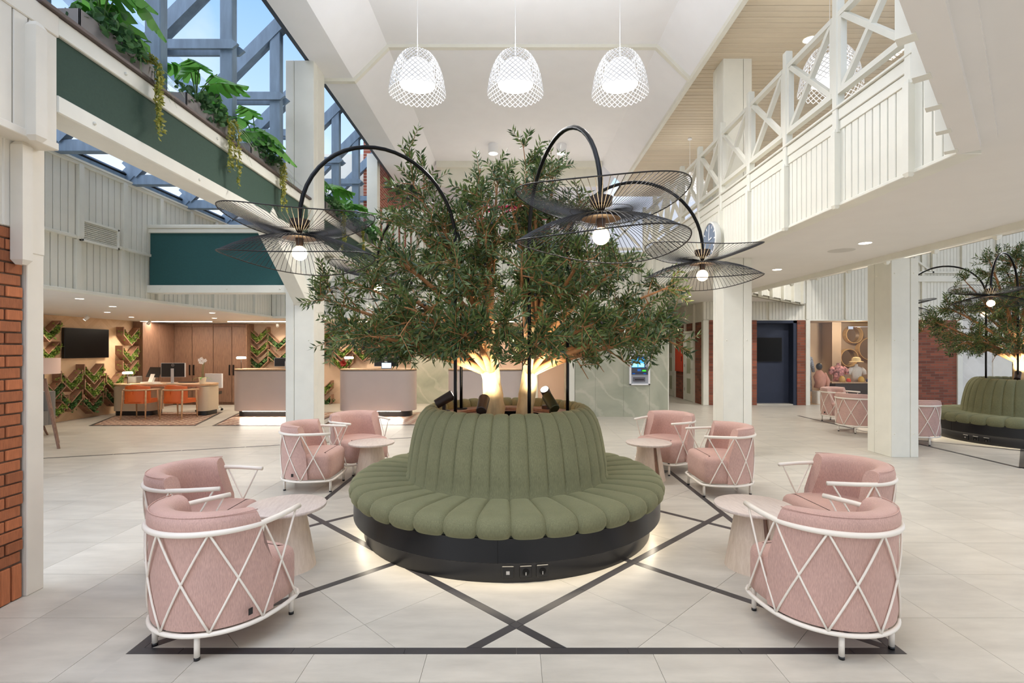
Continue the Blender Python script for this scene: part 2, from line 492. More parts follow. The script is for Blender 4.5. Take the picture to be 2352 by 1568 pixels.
def batten(parent, poly_xy, z0, z1, m=None, cham=0.03, name='batten'):
    """upright with bevelled foot and head, plan rectangle (x0,x1,y0,y1)"""
    x0, x1, y0, y1 = poly_xy
    mb = MB(); cx, cy = (x0+x1)/2, (y0+y1)/2; k = 0.55
    def ring(z, f): return [(cx+(x-cx)*f, cy+(y-cy)*f, z) for x, y in ((x0,y0),(x1,y0),(x1,y1),(x0,y1))]
    P = ring(z0, k)+ring(z0+cham, 1)+ring(z1-cham, 1)+ring(z1, k)
    F = [(3,2,1,0), (12,13,14,15)]
    for j in range(3):
        for i in range(4):
            F.append((j*4+i, j*4+(i+1) % 4, j*4+4+(i+1) % 4, j*4+4+i))
    mb.add(P, F)
    return mb.build(name, m or M_CREAM, parent)

# ---------------------------------------------------------------- atrium ceiling
cprof = [(-3.05,5.92),(-2.555,5.92),(-2.016,6.46),(2.29,6.46),(2.815,5.935)]
mb = MB().extrude_y(cprof+[(2.815,6.7),(-3.05,6.7)], 3.2, 13.5)
ceiling = structure(mb.build('ceiling', M_WHITE), 'white coffered atrium ceiling with sloping sides above the tree bench')
# cream trim that follows the coffer at one depth, and one at the far end
def ceil_trim(y0, y1, d, name='ceiling_trim'):
    mb = MB()
    inner = [(-3.05,5.92-d),(-2.53,5.92-d),(-1.99,6.46-d),(2.265,6.46-d),(2.80,5.935-d)]
    n = len(cprof)
    for i in range(n-1):
        a, b, c, e = cprof[i], cprof[i+1], inner[i+1], inner[i]
        P = [(p[0], y, p[1]) for y in (y0, y1) for p in (a, b, c, e)]
        mb.add(P, [(0,1,2,3),(7,6,5,4),(3,2,6,7),(0,4,5,1),(0,3,7,4),(1,5,6,2)])
    return mb.build(name, M_CREAM, ceiling)
ceil_trim(8.19, 8.27, 0.05)
MB().box(-2.0, 2.28, 13.28, 13.5, 6.30, 6.46).build('far_beam', M_CREAM, ceiling)
MB().box(2.80, 2.87, 3.0, 13.5, 5.88, 5.96).build('edge_trim', M_CREAM, ceiling)
# dark fascia between the coffer and the skylight
MB().box(-3.12, -3.05, 3.4, 13.5, 5.93, 6.5).build('skylight_fascia', M_DARKBLUE, ceiling)

# beige board ceiling over the right gallery: every board by itself
ceil_r = structure(MB().box(2.87, 8.6, 2.9, 14.8, 6.0, 6.05).build('ceiling_gallery', M_DARKGAP), 'beige boarded ceiling over the right gallery')
me = MB().cbox(2.87, 8.6, 0.0045, 0.1105, 5.955, 5.985, 0.006).mesh('board', M_SLAT)
y = 2.95
while y < 14.6:
    inst('board', me, ceil_r, (0, y, random.uniform(-0.002, 0.002))); y += 0.115

# ---------------------------------------------------------------- columns
def column(name, x0, x1, y0, y1, z0, z1, label, side=1, foot=True):
    t = struct_empty(name, label)
    MB().box(x0+.02, x1-.02, y0+.02, y1-.02, z0, z1).build('core', M_GROOVE, t)
    w = x1-x0; d = y1-y0
    # front boards (two, with a groove), side boards
    a = 0.30 if side < 0 else 0.70
    for (u0, u1) in ((0, a), (a, 1)):
        MB().cbox(x0+u0*w+.003, x0+u1*w-.003, y0, y0+.03, z0, z1, .004).build('board', M_CREAM, t)
        MB().cbox(x0+u0*w+.003, x0+u1*w-.003, y1-.03, y1, z0, z1, .004).build('board', M_CREAM, t)
        MB().cbox(x0, x0+.03, y0+u0*d+.003, y0+u1*d-.003, z0, z1, .004).build('board', M_CREAM, t)
        MB().cbox(x1-.03, x1, y0+u0*d+.003, y0+u1*d-.003, z0, z1, .004).build('board', M_CREAM, t)
    bm = MB().sphere((0,0,0), .011, 8, 5).mesh('bolt', M_CREAM, True)
    for z in (0.35, 1.75, 2.75):
        if z0 < z < z1:
            inst('bolt', bm, t, (x0+0.12*w, y0-.001, z)); inst('bolt', bm, t, (x0+0.82*w, y0-.001, z))
            inst('bolt', bm, t, (x0 if side > 0 else x1, y0+.6*d, z))
    return t
column('trim_1', -3.41, -2.985, 7.70, 8.13, 0, 5.93, 'tall cream boarded column carrying the green planter beam', -1)
column('trim_2', 3.13, 3.56, 7.70, 8.10, 0, 2.98, 'cream boarded column under the gallery beside the pink chairs', 1)
column('trim_3', 3.13, 3.56, 7.70, 8.10, 3.62, 5.96, 'cream boarded column on the gallery behind the cross railing', 1)
column('trim_4', 5.64, 6.05, 7.70, 8.22, 0, 2.98, 'freestanding cream boarded column between the two tree benches', 1)

# ---------------------------------------------------------------- left planter beam
beam = struct_empty('trim_5', 'cream beam with green fabric panel carrying the planters')
MB().cbox(-3.295, -3.05, 3.45, 11.7, 3.20, 3.32, .008).build('lower_beam', M_CREAM, beam)
MB().box(-3.27, -3.075, 3.45, 11.7, 3.32, 3.72).build('green_panel', M_GREENP, beam)
MB().cbox(-3.295, -3.05, 3.45, 11.7, 3.72, 3.845, .006).build('top_board', M_CREAM, beam)
MB().cbox(-3.60, -3.02, 3.30, 11.7, 3.845, 3.875, .004).build('ledge', M_LEDGE, beam)
bm = MB().sphere((0,0,0), .014, 8, 5).mesh('bolt', M_CREAM, True)
for yy in (3.75, 5.0, 6.3, 8.6, 9.9):
    inst('bolt', bm, beam, (-3.05, yy, 3.26)); inst('bolt', bm, beam, (-3.05, yy+.3, 3.78))
MB().bar((-3.17, 7.78, 2.36), (-3.17, 6.50, 3.33), 0.21, 0.24, (0, 0.6, 0.8)).build('knee_brace', M_CREAM, beam)
MB().bar((-3.17, 8.0, 2.42), (-3.17, 9.2, 3.33), 0.21, 0.22, (0, -0.6, 0.8)).build('knee_brace', M_CREAM, beam)

# cross beam with teal panel between column and left wall
xb = struct_empty('trim_6', 'cream framed cross beam with teal fabric panel')
MB().cbox(-5.5, -3.3, 7.72, 7.95, 2.46, 2.575, .006).build('lower_beam', M_CREAM, xb)
MB().box(-5.48, -3.3, 7.76, 7.92, 2.575, 3.36).build('teal_panel', M_TEALP, xb)
MB().cbox(-5.5, -3.3, 7.72, 7.95, 3.36, 3.425, .006).build('top_board', M_CREAM, xb)
MB().cbox(-5.52, -3.3, 7.70, 7.97, 3.425, 3.475, .005).build('cap', M_CREAM, xb)
for xx in (-5.3, -4.3, -3.5): inst('bolt', bm, xb, (xx, 7.72, 2.52))

# ---------------------------------------------------------------- left upper wall (boarded, steps in at a ledge)
wl = structure(MB().box(-5.60, -5.515, 4.6, 11.7, 2.33, 3.90).build('wall_left', M_GROOVE), 'cream tongue and groove wall above the reception')
# lower band, 0.865 m bays with battens
boards_x(wl, -5.515, 1, 4.75, 11.7, 2.36, 3.02, 0.105, .015)
boards_x(wl, -5.515, 1, 4.75, 11.7, 3.04, 3.93, 0.105, .045)
MB().cbox(-5.52, -5.455, 4.6, 11.7, 3.005, 3.045, .006).build('ledge', M_CREAM, wl)
MB().cbox(-5.55, -5.445, 4.6, 11.7, 2.32, 2.365, .006).build('lower_rail', M_CREAM, wl)
MB().cbox(-5.62, -5.435, 4.6, 11.7, 3.925, 3.965, .006).build('top_rail', M_CREAM, wl)
yk = 6.44-.74*3
while yk < 11.6:
    if yk > 4.7:
        batten(wl, (-5.475, -5.425, yk, yk+.075), 3.0, 3.95)
        batten(wl, (-5.51, -5.46, yk, yk+.07), 2.34, 3.02)
    yk += .74
# ventilation grille on that wall
vg = thing('vent_grille', 'white metal ventilation grille on the boarded wall above reception', 'vent', (-5.452, 6.48, 2.98))
for a in ((0, .62, 0, .03), (0, .62, .25, .28), (0, .03, 0, .28), (.59, .62, 0, .28)):
    MB().cbox(-.01, .025, a[0], a[1], a[2], a[3], .003).build('frame', M_CREAM, vg)
MB().box(-.012, -.006, .02, .60, .02, .26).build('backing', mat('grille_shadow', (84,80,58), .8), vg)
for k in range(9): MB().box(-.004, .012, .03, .59, .040+k*.0245, .048+k*.0245).build('slat', M_CREAM, vg)
for k in range(26): MB().box(-.006, .008, .045+k*.0215, .051+k*.0215, .03, .25).build('bar', M_CREAM, vg)

# ---------------------------------------------------------------- skylight: blue-grey timber frames and panes
FR_Y = [3.66+1.242*k for k in range(8)]
sky = struct_empty('window_1', 'sloping blue-grey timber skylight behind the planters')
pane_me = None
for k, yk in enumerate(FR_Y):
    h = 0.055
    MB().cbox(-3.475, -3.325, yk-h, yk+h, 3.875, 6.22, .008).build('post', M_BLUEWOOD, sky)
    MB().bar((-3.10, yk, 6.49), (-5.62, yk, 3.97), 0.13, 0.17, (0.7, 0, 0.7)).build('rafter', M_BLUEWOOD, sky)
    # ties: a pointed nose past the post
    P = [(-3.24, 5.205), (-3.31, 5.15), (-4.52, 5.15), (-4.40, 5.26), (-3.31, 5.26)]
    mb = MB(); n = len(P)
    mb.add([(p[0], yk-h-.035, p[1]) for p in P]+[(p[0], yk-h, p[1]) for p in P],
           [tuple(range(n)), tuple(range(n, 2*n))[::-1]]+[(i, n+i, n+(i+1) % n, (i+1) % n) for i in range(n)])
    mb.add([(p[0], yk+h, p[1]) for p in P]+[(p[0], yk+h+.035, p[1]) for p in P],
           [tuple(range(n)), tuple(range(n, 2*n))[::-1]]+[(i, n+i, n+(i+1) % n, (i+1) % n) for i in range(n)])
    mb.build('tie_beam', M_BLUEWOOD, sky)
    MB().cbox(-5.58, -3.33, yk-.05, yk+.05, 3.955, 4.10, .008).build('tie_beam', M_BLUEWOOD, sky)
    MB().bar((-4.40, yk, 5.20), (-3.45, yk, 4.30), 0.05, 0.09, (0.7, 0, 0.7)).build('brace', M_DARKBLUE, sky)
    MB().obox((-5.40, yk-.068, 4.22), (.10, 0, -.10), (0, .003, 0), (.065, 0, .065)).build('nail_plate', M_CHROME if False else M_BLUEWOOD, sky)
for (x, z, w, hh, mt) in ((-3.26, 6.44, .12, .10, M_DARKBLUE), (-4.45, 5.25, .07, .09, M_BLUEWOOD), (-5.53, 4.10, .05, .05, M_BLACK)):
    for a, b in zip(FR_Y[:-1], FR_Y[1:]):
        MB().obox((x, (a+b)/2, z), (w/2*.7, 0, -w/2*.7), (0, (b-a)/2-.06, 0), (hh/2*.7, 0, hh/2*.7)).build('purlin', mt, sky)
for a, b in zip(FR_Y[:-1], FR_Y[1:]):
    m_ = (a+b)/2
    MB().obox((-4.42, m_, 5.31), (1.30, 0, -1.30), (0, (b-a)/2-.01, 0), (-.004, 0, .004)).build('pane', M_GLASS, sky)
    MB().box(-5.60, -5.42, a+.05, b-.05, 3.965, 3.99).build('sill', M_CREAM, sky)
    mb = MB().obox((-5.52, m_, 4.03), (.01, 0, .045), (0, (b-a)/2-.05, 0), (.01, 0, -.003)); mb.build('sill_slope', M_BLUEWOOD, sky)
# far gable glazing at the end of the skylight
MB().box(-5.6, -3.3, FR_Y[-1]+.3, FR_Y[-1]+.36, 3.88, 6.4).build('gable_board', M_CREAM, sky)

# ---------------------------------------------------------------- near left: brick wall end, post, boarded gallery box
wn_ = structure(MB().box(-3.42, -3.222, 1.6, 3.375, 0, 2.40).build('wall_near', M_MORTAR), 'red brick wall end with a white post')
bh = 0.0745
me_s = MB().cbox(-3.225, -3.206, .005, .245, .005, bh-.005, .004).mesh('brick', M_BRICKN)
me_h = MB().cbox(-3.225, -3.206, .005, .115, .005, bh-.005, .004).mesh('brick', M_BRICKN)
me_v = MB().cbox(-3.225, -3.206, .005, .070, .005, .225, .004).mesh('brick', M_BRICKN)
yy = 3.37
while yy > 2.4:
    yy -= .077; inst('brick', me_v, wn_, (random.uniform(-.002, .002), yy, 0))
for r_ in range(29):
    z = .235+r_*bh
    y = 3.372
    pat = [.12, .25, .25, .25] if r_ % 2 else [.25, .25, .25, .12]
    if r_ % 4 == 0: pat = [.185, .25, .25, .25]
    for w in pat:
        y -= w
        me_ = me_s if w == .25 else me_h
        o = inst('brick', me_, wn_, (random.uniform(-.003, .003), y, z))
        if w == .185: o.scale = (1, 1.45, 1)
MB().cbox(-3.30, -3.19, 3.378, 3.50, 0, 2.98, .004).build('post', M_CREAMW, wn_)
MB().cbox(-3.28, -3.185, 3.345, 3.502, 2.25, 2.98, .004).build('post_cover', M_CREAMW, wn_)
boards_x(wn_, -3.222, 1, 2.3, 3.34, 2.40, 2.96, 0.105, .018, M_CREAMW)
batten(wn_, (-3.20, -3.12, 3.275, 3.345), 2.16, 2.95, M_CREAMW)
gb = structure(MB().box(-3.5, -3.075, 1.6, 3.44, 2.98, 3.83).build('wall_gallery', M_GROOVE), 'cream boarded gallery front above the brick wall')
boards_x(gb, -3.075, 1, 1.6, 3.45, 2.99, 3.70, 0.105, .022, M_CREAMW)
MB().cbox(-3.42, -3.045, 1.6, 3.455, 2.945, 2.995, .005).build('lower_rail', M_CREAMW, gb)
MB().cbox(-3.42, -3.045, 1.6, 3.455, 3.70, 3.845, .006).build('cap', M_CREAMW, gb)
batten(gb, (-3.055, -2.985, 3.22, 3.30), 2.93, 3.68, M_CREAMW)
MB().cbox(-3.36, -3.10, 3.28, 3.42, 3.845, 6.0, .006).build('post', M_CREAMW, gb)
MB().box(-3.50, -3.40, 1.6, 3.25, 3.84, 6.0).build('brick_face', brick_mat('brick_far_y', (150,72,50), (120,56,40), (110,90,78), 'Y'), gb)

# ---------------------------------------------------------------- right gallery: slab, boarded front, battens, cap
XG = 2.93
gal = structure(MB().prism([(2.96,3.46),(2.96,11.75),(2.96,14.8),(8.35,14.8),(5.45,11.9),(5.45,-4.0),(-3.4,-4.0),(-3.4,0.45),(-.05,0.45)][::-1], 2.98, 3.60).build('ceiling_soffit', M_SOFFIT),
                'plain white soffit under the right gallery')
wr = structure(MB().box(XG+.022, XG+.07, 3.42, 11.75, 2.93, 3.77).build('wall_right', M_GROOVE), 'cream boarded front of the right gallery')
boards_x(wr, XG+.022, -1, 3.44, 11.75, 2.93, 3.60, 0.0865, .018)
MB().cbox(XG-.006, XG+.05, 3.42, 11.75, 3.585, 3.67, .005).build('lower_band', M_CREAM, wr)
MB().cbox(XG-.016, XG+.05, 3.42, 11.75, 3.672, 3.775, .005).build('upper_band', M_CREAM, wr)
MB().cbox(XG-.035, XG+.16, 3.40, 11.75, 3.776, 3.802, .005).build('cap', M_CREAM, wr)
MB().cbox(XG-.004, XG+.16, 3.40, 11.75, 2.905, 2.935, .005).build('lower_rail', M_CREAM, wr)
YP = [3.80+.865*k for k in range(10)]
for yk in YP:
    batten(wr, (XG-.045, XG+.01, yk-.03, yk+.03), 2.885, 3.60)
# 45 degree return at the near corner
d45 = Vector((-.7071, -.7071, 0)); n45 = Vector((-.7071, .7071, 0)); p45 = Vector((XG, 3.41, 0))
def diag(c0, s0, s1, o0, o1, z0, z1, name, m_=None):
    c = p45+d45*((s0+s1)/2)+n45*((o0+o1)/2); c.z = (z0+z1)/2
    return MB().obox(c, d45*(s1-s0)/2, n45*(o1-o0)/2, (0, 0, (z1-z0)/2)).build(name, m_ or M_CREAM, wr)
diag(0, 0, 4.15, -.12, 0, 2.905, 2.985, 'return_beam', M_SOFFIT)
diag(0, 0, 4.15, -.05, -.02, 2.93, 3.78, 'return_board')
diag(0, 0, 4.15, -.20, -.12, 2.955, 2.985, 'return_step', M_SOFFIT)
diag(0, 0, 4.15, -.08, .035, 3.776, 3.802, 'return_cap')
for k in range(9):
    s = .10+k*.43
    c = p45+d45*s+n45*.02
    for (z0, z1, o) in ((2.90, 3.55, .02), (3.70, 4.85, .03)):
        c2 = p45+d45*s+n45*o; c2.z = (z0+z1)/2
        MB().obox(c2, d45*.035, n45*.035, (0, 0, (z1-z0)/2)).build('batten', M_CREAM, wr)

# cross-braced railing of the right gallery
rail = thing('gallery_railing', 'white cross-braced wooden railing with glass along the right gallery', 'railing', (0, 0, 0))
me_post = MB().cbox(XG-.03, XG+.045, -.0375, .0375, 3.56, 4.80, .008).mesh('post', M_CREAM)
for yk in YP: inst('post', me_post, rail, (0, yk, 0))
a0, a1 = YP[0], YP[1]; zb, zt = 3.93, 4.62
def rb(p, q, name, w=.05, hgt=.05):
    return MB().bar((XG+.005, p[0], p[1]), (XG+.005, q[0], q[1]), w, hgt, (1, 0, 0)).mesh(name, M_CREAM)
L0, L1 = .06, .865-.06
m_top = rb((L0, zt), (L1, zt), 'top_rail', .05, .06); m_bot = rb((L0, zb), (L1, zb), 'bottom_rail', .05, .06)
m_l = rb((L0, zb-.025), (L0, zt+.025), 'stile', .045, .055); m_r = rb((L1, zb-.025), (L1, zt+.025), 'stile', .045, .055)
m_c1 = rb((L0, zb), (L1, zt), 'cross_bar', .045, .05); m_c2 = rb((L0, zt), (L1, zb), 'cross_bar', .043, .048)
m_gl = MB().box(XG+.075, XG+.083, .03, .835, 3.86, 4.72).mesh('glass_pane', M_GLASS)
m_bolt = MB().cyl((XG+.05, 0, 0), (XG+.072, 0, 0), .016, 10).mesh('clamp', M_CHROME, True)
for yk in YP[:-1]:
    for nm, me_ in (('top_rail', m_top), ('bottom_rail', m_bot), ('stile', m_l), ('stile', m_r), ('cross_bar', m_c1), ('cross_bar', m_c2), ('glass_pane', m_gl)):
        inst(nm, me_, rail, (0, yk, 0))
    inst('clamp', m_bolt, rail, (0, yk+.11, 3.885))

# far edge of the gallery towards the second hall
we = structure(MB().box(5.40, 5.47, -4.0, 11.92, 2.90, 3.78).build('wall_hall', M_CREAM), 'cream gallery edge facing the second hall')
for k in range(13): batten(we, (5.46, 5.52, 1.5+.865*k, 1.56+.865*k), 2.86, 3.6)
mbx = boards_joined((5.47, 11.9), (8.35, 14.78), 2.92, 3.78, .095, .018)
o = structure(mbx.build('wall_diagonal', M_CREAM), 'diagonal boarded gallery front of the second hall')
for t_ in (.12, .30, .50, .70, .90):
    p = Vector((5.47+2.88*t_, 11.9+2.88*t_, 0))
    MB().obox((p.x+.03, p.y-.03, 3.3), (.025, .025, 0), (.03, -.03, 0), (0, 0, .42)).build('batten', M_CREAM, o)
MB().obox((6.9, 13.35, 3.3), (1.45, 1.45, 0), (.03, -.03, 0), (0, 0, .44)).build('backing', M_GROOVE, o, loc=(-.03, .03, 0))

# ---------------------------------------------------------------- back gallery and boarded front over the reception
wb = structure(MB().box(-5.6, 2.96, 11.72, 11.80, 2.33, 3.72).build('wall_back', M_GROOVE), 'cream boarded gallery front behind the tree')
boards_y(wb, 11.72, -5.5, 2.9, 2.36, 3.70, .105, .018)
MB().cbox(-5.55, 2.96, 11.66, 11.80, 2.31, 2.365, .006).build('lower_rail', M_CREAM, wb)
MB().cbox(-5.55, 2.96, 11.66, 11.80, 3.70, 3.80, .006).build('upper_band', M_CREAM, wb)
for k in range(9): batten(wb, (-5.1+k*.98, -5.03+k*.98, 11.66, 11.71), 2.33, 3.70)
structure(MB().box(-5.6, 2.96, 11.8, 17.6, 3.55, 3.72).build('floor_gallery', M_SOFFIT), 'gallery floor slab behind the tree')
rb2 = thing('back_railing', 'white picket and cross-braced railing on the back gallery', 'railing')
MB().cbox(-3.0, 2.9, 11.70, 11.75, 4.66, 4.72, .005).build('top_rail', M_CREAM, rb2)
MB().cbox(-3.0, 2.9, 11.70, 11.75, 3.86, 3.92, .005).build('bottom_rail', M_CREAM, rb2)
me_ = MB().cbox(0, .085, 11.68, 11.74, 3.80, 4.80, .012).mesh('picket', M_CREAM)
for k in range(6): inst('picket', me_, rb2, (-2.98+.135*k, 0, 0))
for k in range(6):
    x0_ = -2.10+k*.84
    inst('picket', me_, rb2, (x0_-.04, 0, 0))
    for p, q in (((x0_+.08, 3.95), (x0_+.76, 4.62)), ((x0_+.08, 4.62), (x0_+.76, 3.95))):
        MB().bar((p[0], 11.715, p[1]), (q[0], 11.715, q[1]), .04, .05, (0, 1, 0)).build('cross_bar', M_CREAM, rb2)
# upper rooms behind the back gallery
wu = structure(MB().box(-3.6, 8.6, 17.5, 17.6, 3.7, 7.2).build('wall_upper', M_WHITE), 'plain white end wall of the upper gallery')
structure(MB().box(-3.6, 3.0, 13.5, 17.6, 6.7, 6.8).build('ceiling_upper', M_WHITE), 'white ceiling of the upper gallery')
MB().box(-1.9, 2.2, 13.42, 13.5, 5.86, 6.5).build('beam', M_CREAM, wu)
structure(MB().box(-3.60, -3.38, 12.35, 17.5, 3.7, 6.7).build('wall_brick_upper', brick_mat('brick_upper', (158,84,60), (130,62,44), (196,176,160), 'Y', .25, .075)), 'red brick side wall of the upper gallery')
MB().cbox(-3.45, -3.20, 12.1, 12.34, 3.72, 6.2, .006).build('post', M_CREAM, wu)
structure(MB().box(-3.3, -2.3, 16.6, 16.7, 3.72, 6.0).build('wall_niche', M_CREAMW), 'pale partition on the upper gallery')
structure(MB().box(2.9, 3.0, 11.8, 17.5, 3.72, 6.0).build('wall_upper_right', M_CREAM) if False else MB().box(8.55, 8.6, 2.9, 17.5, 3.6, 6.1).build('wall_gallery_far', M_CREAMW), 'plain wall at the far side of the right gallery')
# ================================================================== FLOOR
floor = structure(MB().box(-12.0, 18.0, 1.0, 21.0, -0.06, -0.006).build('floor', M_GROUT), 'pale stone tile floor with a dark inlaid square around the tree bench')
SQ_C = (0.014, 4.813); SQ_H = 2.075; BARW = 0.058
def clip(poly, a, b, c):
    """keep a*x+b*y<=c"""
    out = []
    for i in range(len(poly)):
        p, q = poly[i], poly[(i+1) % len(poly)]
        dp, dq = a*p[0]+b*p[1]-c, a*q[0]+b*q[1]-c
        if dp <= 0: out.append(p)
        if dp*dq < 0:
            t = dp/(dp-dq); out.append((p[0]+(q[0]-p[0])*t, p[1]+(q[1]-p[1])*t))
    return out
def area(poly):
    return abs(sum(poly[i][0]*poly[(i+1) % len(poly)][1]-poly[(i+1) % len(poly)][0]*poly[i][1] for i in range(len(poly))))/2
def slab(poly, name, m, z=0.0):
    cx = sum(p[0] for p in poly)/len(poly); cy = sum(p[1] for p in poly)/len(poly)
    me = MB().prism([(p[0]-cx, p[1]-cy) for p in poly], -.006, z).mesh(name, m)
    return inst(name, me, floor, (cx, cy, 0))
g = .0012
# outer tiles: axis aligned 0.6 m grid
inn = (SQ_C[0]-SQ_H, SQ_C[0]+SQ_H, SQ_C[1]-SQ_H, SQ_C[1]+SQ_H)
full_me = MB().prism([(-.3+g,-.3+g),(.3-g,-.3+g),(.3-g,.3-g),(-.3+g,.3-g)], -.006, 0).mesh('tile', M_TILE)
far = MB(); cand = []
i0 = math.floor((-11.8-.14)/.6); i1 = math.ceil((17.8-.14)/.6)
for i in range(i0, i1):
    for j in range(-2, 31):
        x0, y0 = .14+.6*i, 2.507+.6*j
        if y0 < 1.1 or y0 > 20.2: continue
        cx, cy = x0+.3, y0+.3
        if abs(cx) > cy*1.02+1.3: continue
        if x0 > inn[0] and x0+.6 < inn[1] and y0 > inn[2] and y0+.6 < inn[3]: continue
        cand.append((math.hypot(cx, cy), x0, y0))
cand.sort()
N_OUT = 190
for idx, (d, x0, y0) in enumerate(cand):
    poly = [(x0+g,y0+g),(x0+.6-g,y0+g),(x0+.6-g,y0+.6-g),(x0+g,y0+.6-g)]
    over = not (x0+.6 <= inn[0] or x0 >= inn[1] or y0+.6 <= inn[2] or y0 >= inn[3])
    polys = [poly]
    if over:
        polys = []
        a, b, c, d_ = inn[0]-g, inn[1]+g, inn[2]-g, inn[3]+g
        polys.append(clip(poly, 1, 0, a)); polys.append(clip(poly, -1, 0, -b))
        mid = clip(clip(poly, -1, 0, -a), 1, 0, b)
        if len(mid) >= 3:
            polys.append(clip(mid, 0, 1, c)); polys.append(clip(mid, 0, -1, -d_))
        polys = [p for p in polys if len(p) >= 3 and area(p) > 4e-4]
    if idx < N_OUT:
        if over:
            for p in polys: slab(p, 'tile', M_TILE)
        else: inst('tile', full_me, floor, (x0+.3, y0+.3, 0))
    else:
        for p in polys: far.prism(p, -.006, 0)
o = far.build('tile_field', M_TILE, floor); o['kind'] = 'stuff'
# the dark square frame: bars of 0.6 m
def bars(horizontal, sgn):
    k = -4
    while k < 4:
        a, b = k*.6+.0-.0, (k+1)*.6
        lo, hi = max(a, -SQ_H), min(b, SQ_H)
        if hi-lo > .02:
            if horizontal:
                y_out = SQ_C[1]+sgn*SQ_H; y_in = SQ_C[1]+sgn*(SQ_H-BARW)
                p = [(SQ_C[0]+lo+g, y_out-sgn*g), (SQ_C[0]+hi-g, y_out-sgn*g), (SQ_C[0]+hi-g, y_in+sgn*g), (SQ_C[0]+lo+g, y_in+sgn*g)]
            else:
                x_out = SQ_C[0]+sgn*SQ_H; x_in = SQ_C[0]+sgn*(SQ_H-BARW)
                p = [(x_out-sgn*g, SQ_C[1]+lo+g), (x_out-sgn*g, SQ_C[1]+hi-g), (x_in+sgn*g, SQ_C[1]+hi-g), (x_in+sgn*g, SQ_C[1]+lo+g)]
            # mitre
            cx, cy = SQ_C
            for (a_, b_) in ((1, 1), (1, -1), (-1, 1), (-1, -1)):
                pass
            if horizontal:
                q = clip(clip(p, 1, -sgn, cx-sgn*cy), -1, -sgn, -cx-sgn*cy)
            else:
                q = clip(clip(p, -sgn, 1, -sgn*cx+cy), -sgn, -1, -sgn*cx-cy)
            if len(q) >= 3 and area(q) > 1e-4:
                if sum(q[i][0]*q[(i+1) % len(q)][1]-q[(i+1) % len(q)][0]*q[i][1] for i in range(len(q))) < 0: q = q[::-1]
                slab(q, 'inlay_strip', M_DARKTILE)
        k += 1
for hz in (True, False):
    for s in (-1, 1): bars(hz, s)
# inside: 45 degree grid with dark diagonals and a dark diamond
s_ = .7071068; w2 = .029; D = 1.262
lines = sorted([-D-1.2-w2, -D-.6-w2, -D-w2, -D+w2, -.63, -w2, w2, .63, D-w2, D+w2, D+.6+w2, D+1.2+w2, -D-1.8-w2, D+1.8+w2])
def is_strip(a, b): return abs((b-a)-2*w2) < 1e-6
H = SQ_H-BARW-g
for i in range(len(lines)-1):
    for j in range(len(lines)-1):
        u0, u1, v0, v1 = lines[i]+g, lines[i+1]-g, lines[j]+g, lines[j+1]-g
        poly = [(SQ_C[0]+(u-v)*s_, SQ_C[1]+(u+v)*s_) for u, v in ((u0,v0),(u1,v0),(u1,v1),(u0,v1))]
        for a, b, c in ((1,0,SQ_C[0]+H),(-1,0,-SQ_C[0]+H),(0,1,SQ_C[1]+H),(0,-1,-SQ_C[1]+H)): poly = clip(poly, a, b, c)
        if len(poly) < 3 or area(poly) < 3e-4: continue
        if all(math.hypot(p[0]+.06, p[1]-4.87) < 1.22 for p in poly): continue
        dark = is_strip(lines[i], lines[i+1]) or is_strip(lines[j], lines[j+1])
        slab(poly, 'inlay_strip' if dark else 'tile', M_DARKTILE if dark else M_TILE)
# thin dark joint line that crosses the floor towards the reception
for k in range(7):
    a = Vector((-7.0, 7.62, .0015)); b = Vector((-1.0, 9.72, .0015))
    p = a+(b-a)*(k/7.0); q = a+(b-a)*((k+.985)/7.0)
    MB().bar(p, q, .035, .003).build('inlay_strip', M_DARKTILE, floor)
# baseline slab edge of the second hall square
for (p, q) in (((6.9, 7.0), (13, 7.0)), ((6.9, 7.0), (6.9, 12.5)), ((6.9, 7.0), (8.6, 8.7)), ((7.0, 9.3), (8.6, 7.7))):
    MB().bar((*p, .0015), (*q, .0015), .06, .003).build('inlay_strip', M_DARKTILE, floor)
# ================================================================== RECEPTION, BACK AND RIGHT ROOMS
def onX(px, py, X):
    Y = X*F_PX/(px-1180.0); return Y, CAM_H-(py-801.0)*Y/F_PX
def onY(px, py, Y):
    return (px-1180.0)*Y/F_PX, CAM_H-(py-801.0)*Y/F_PX

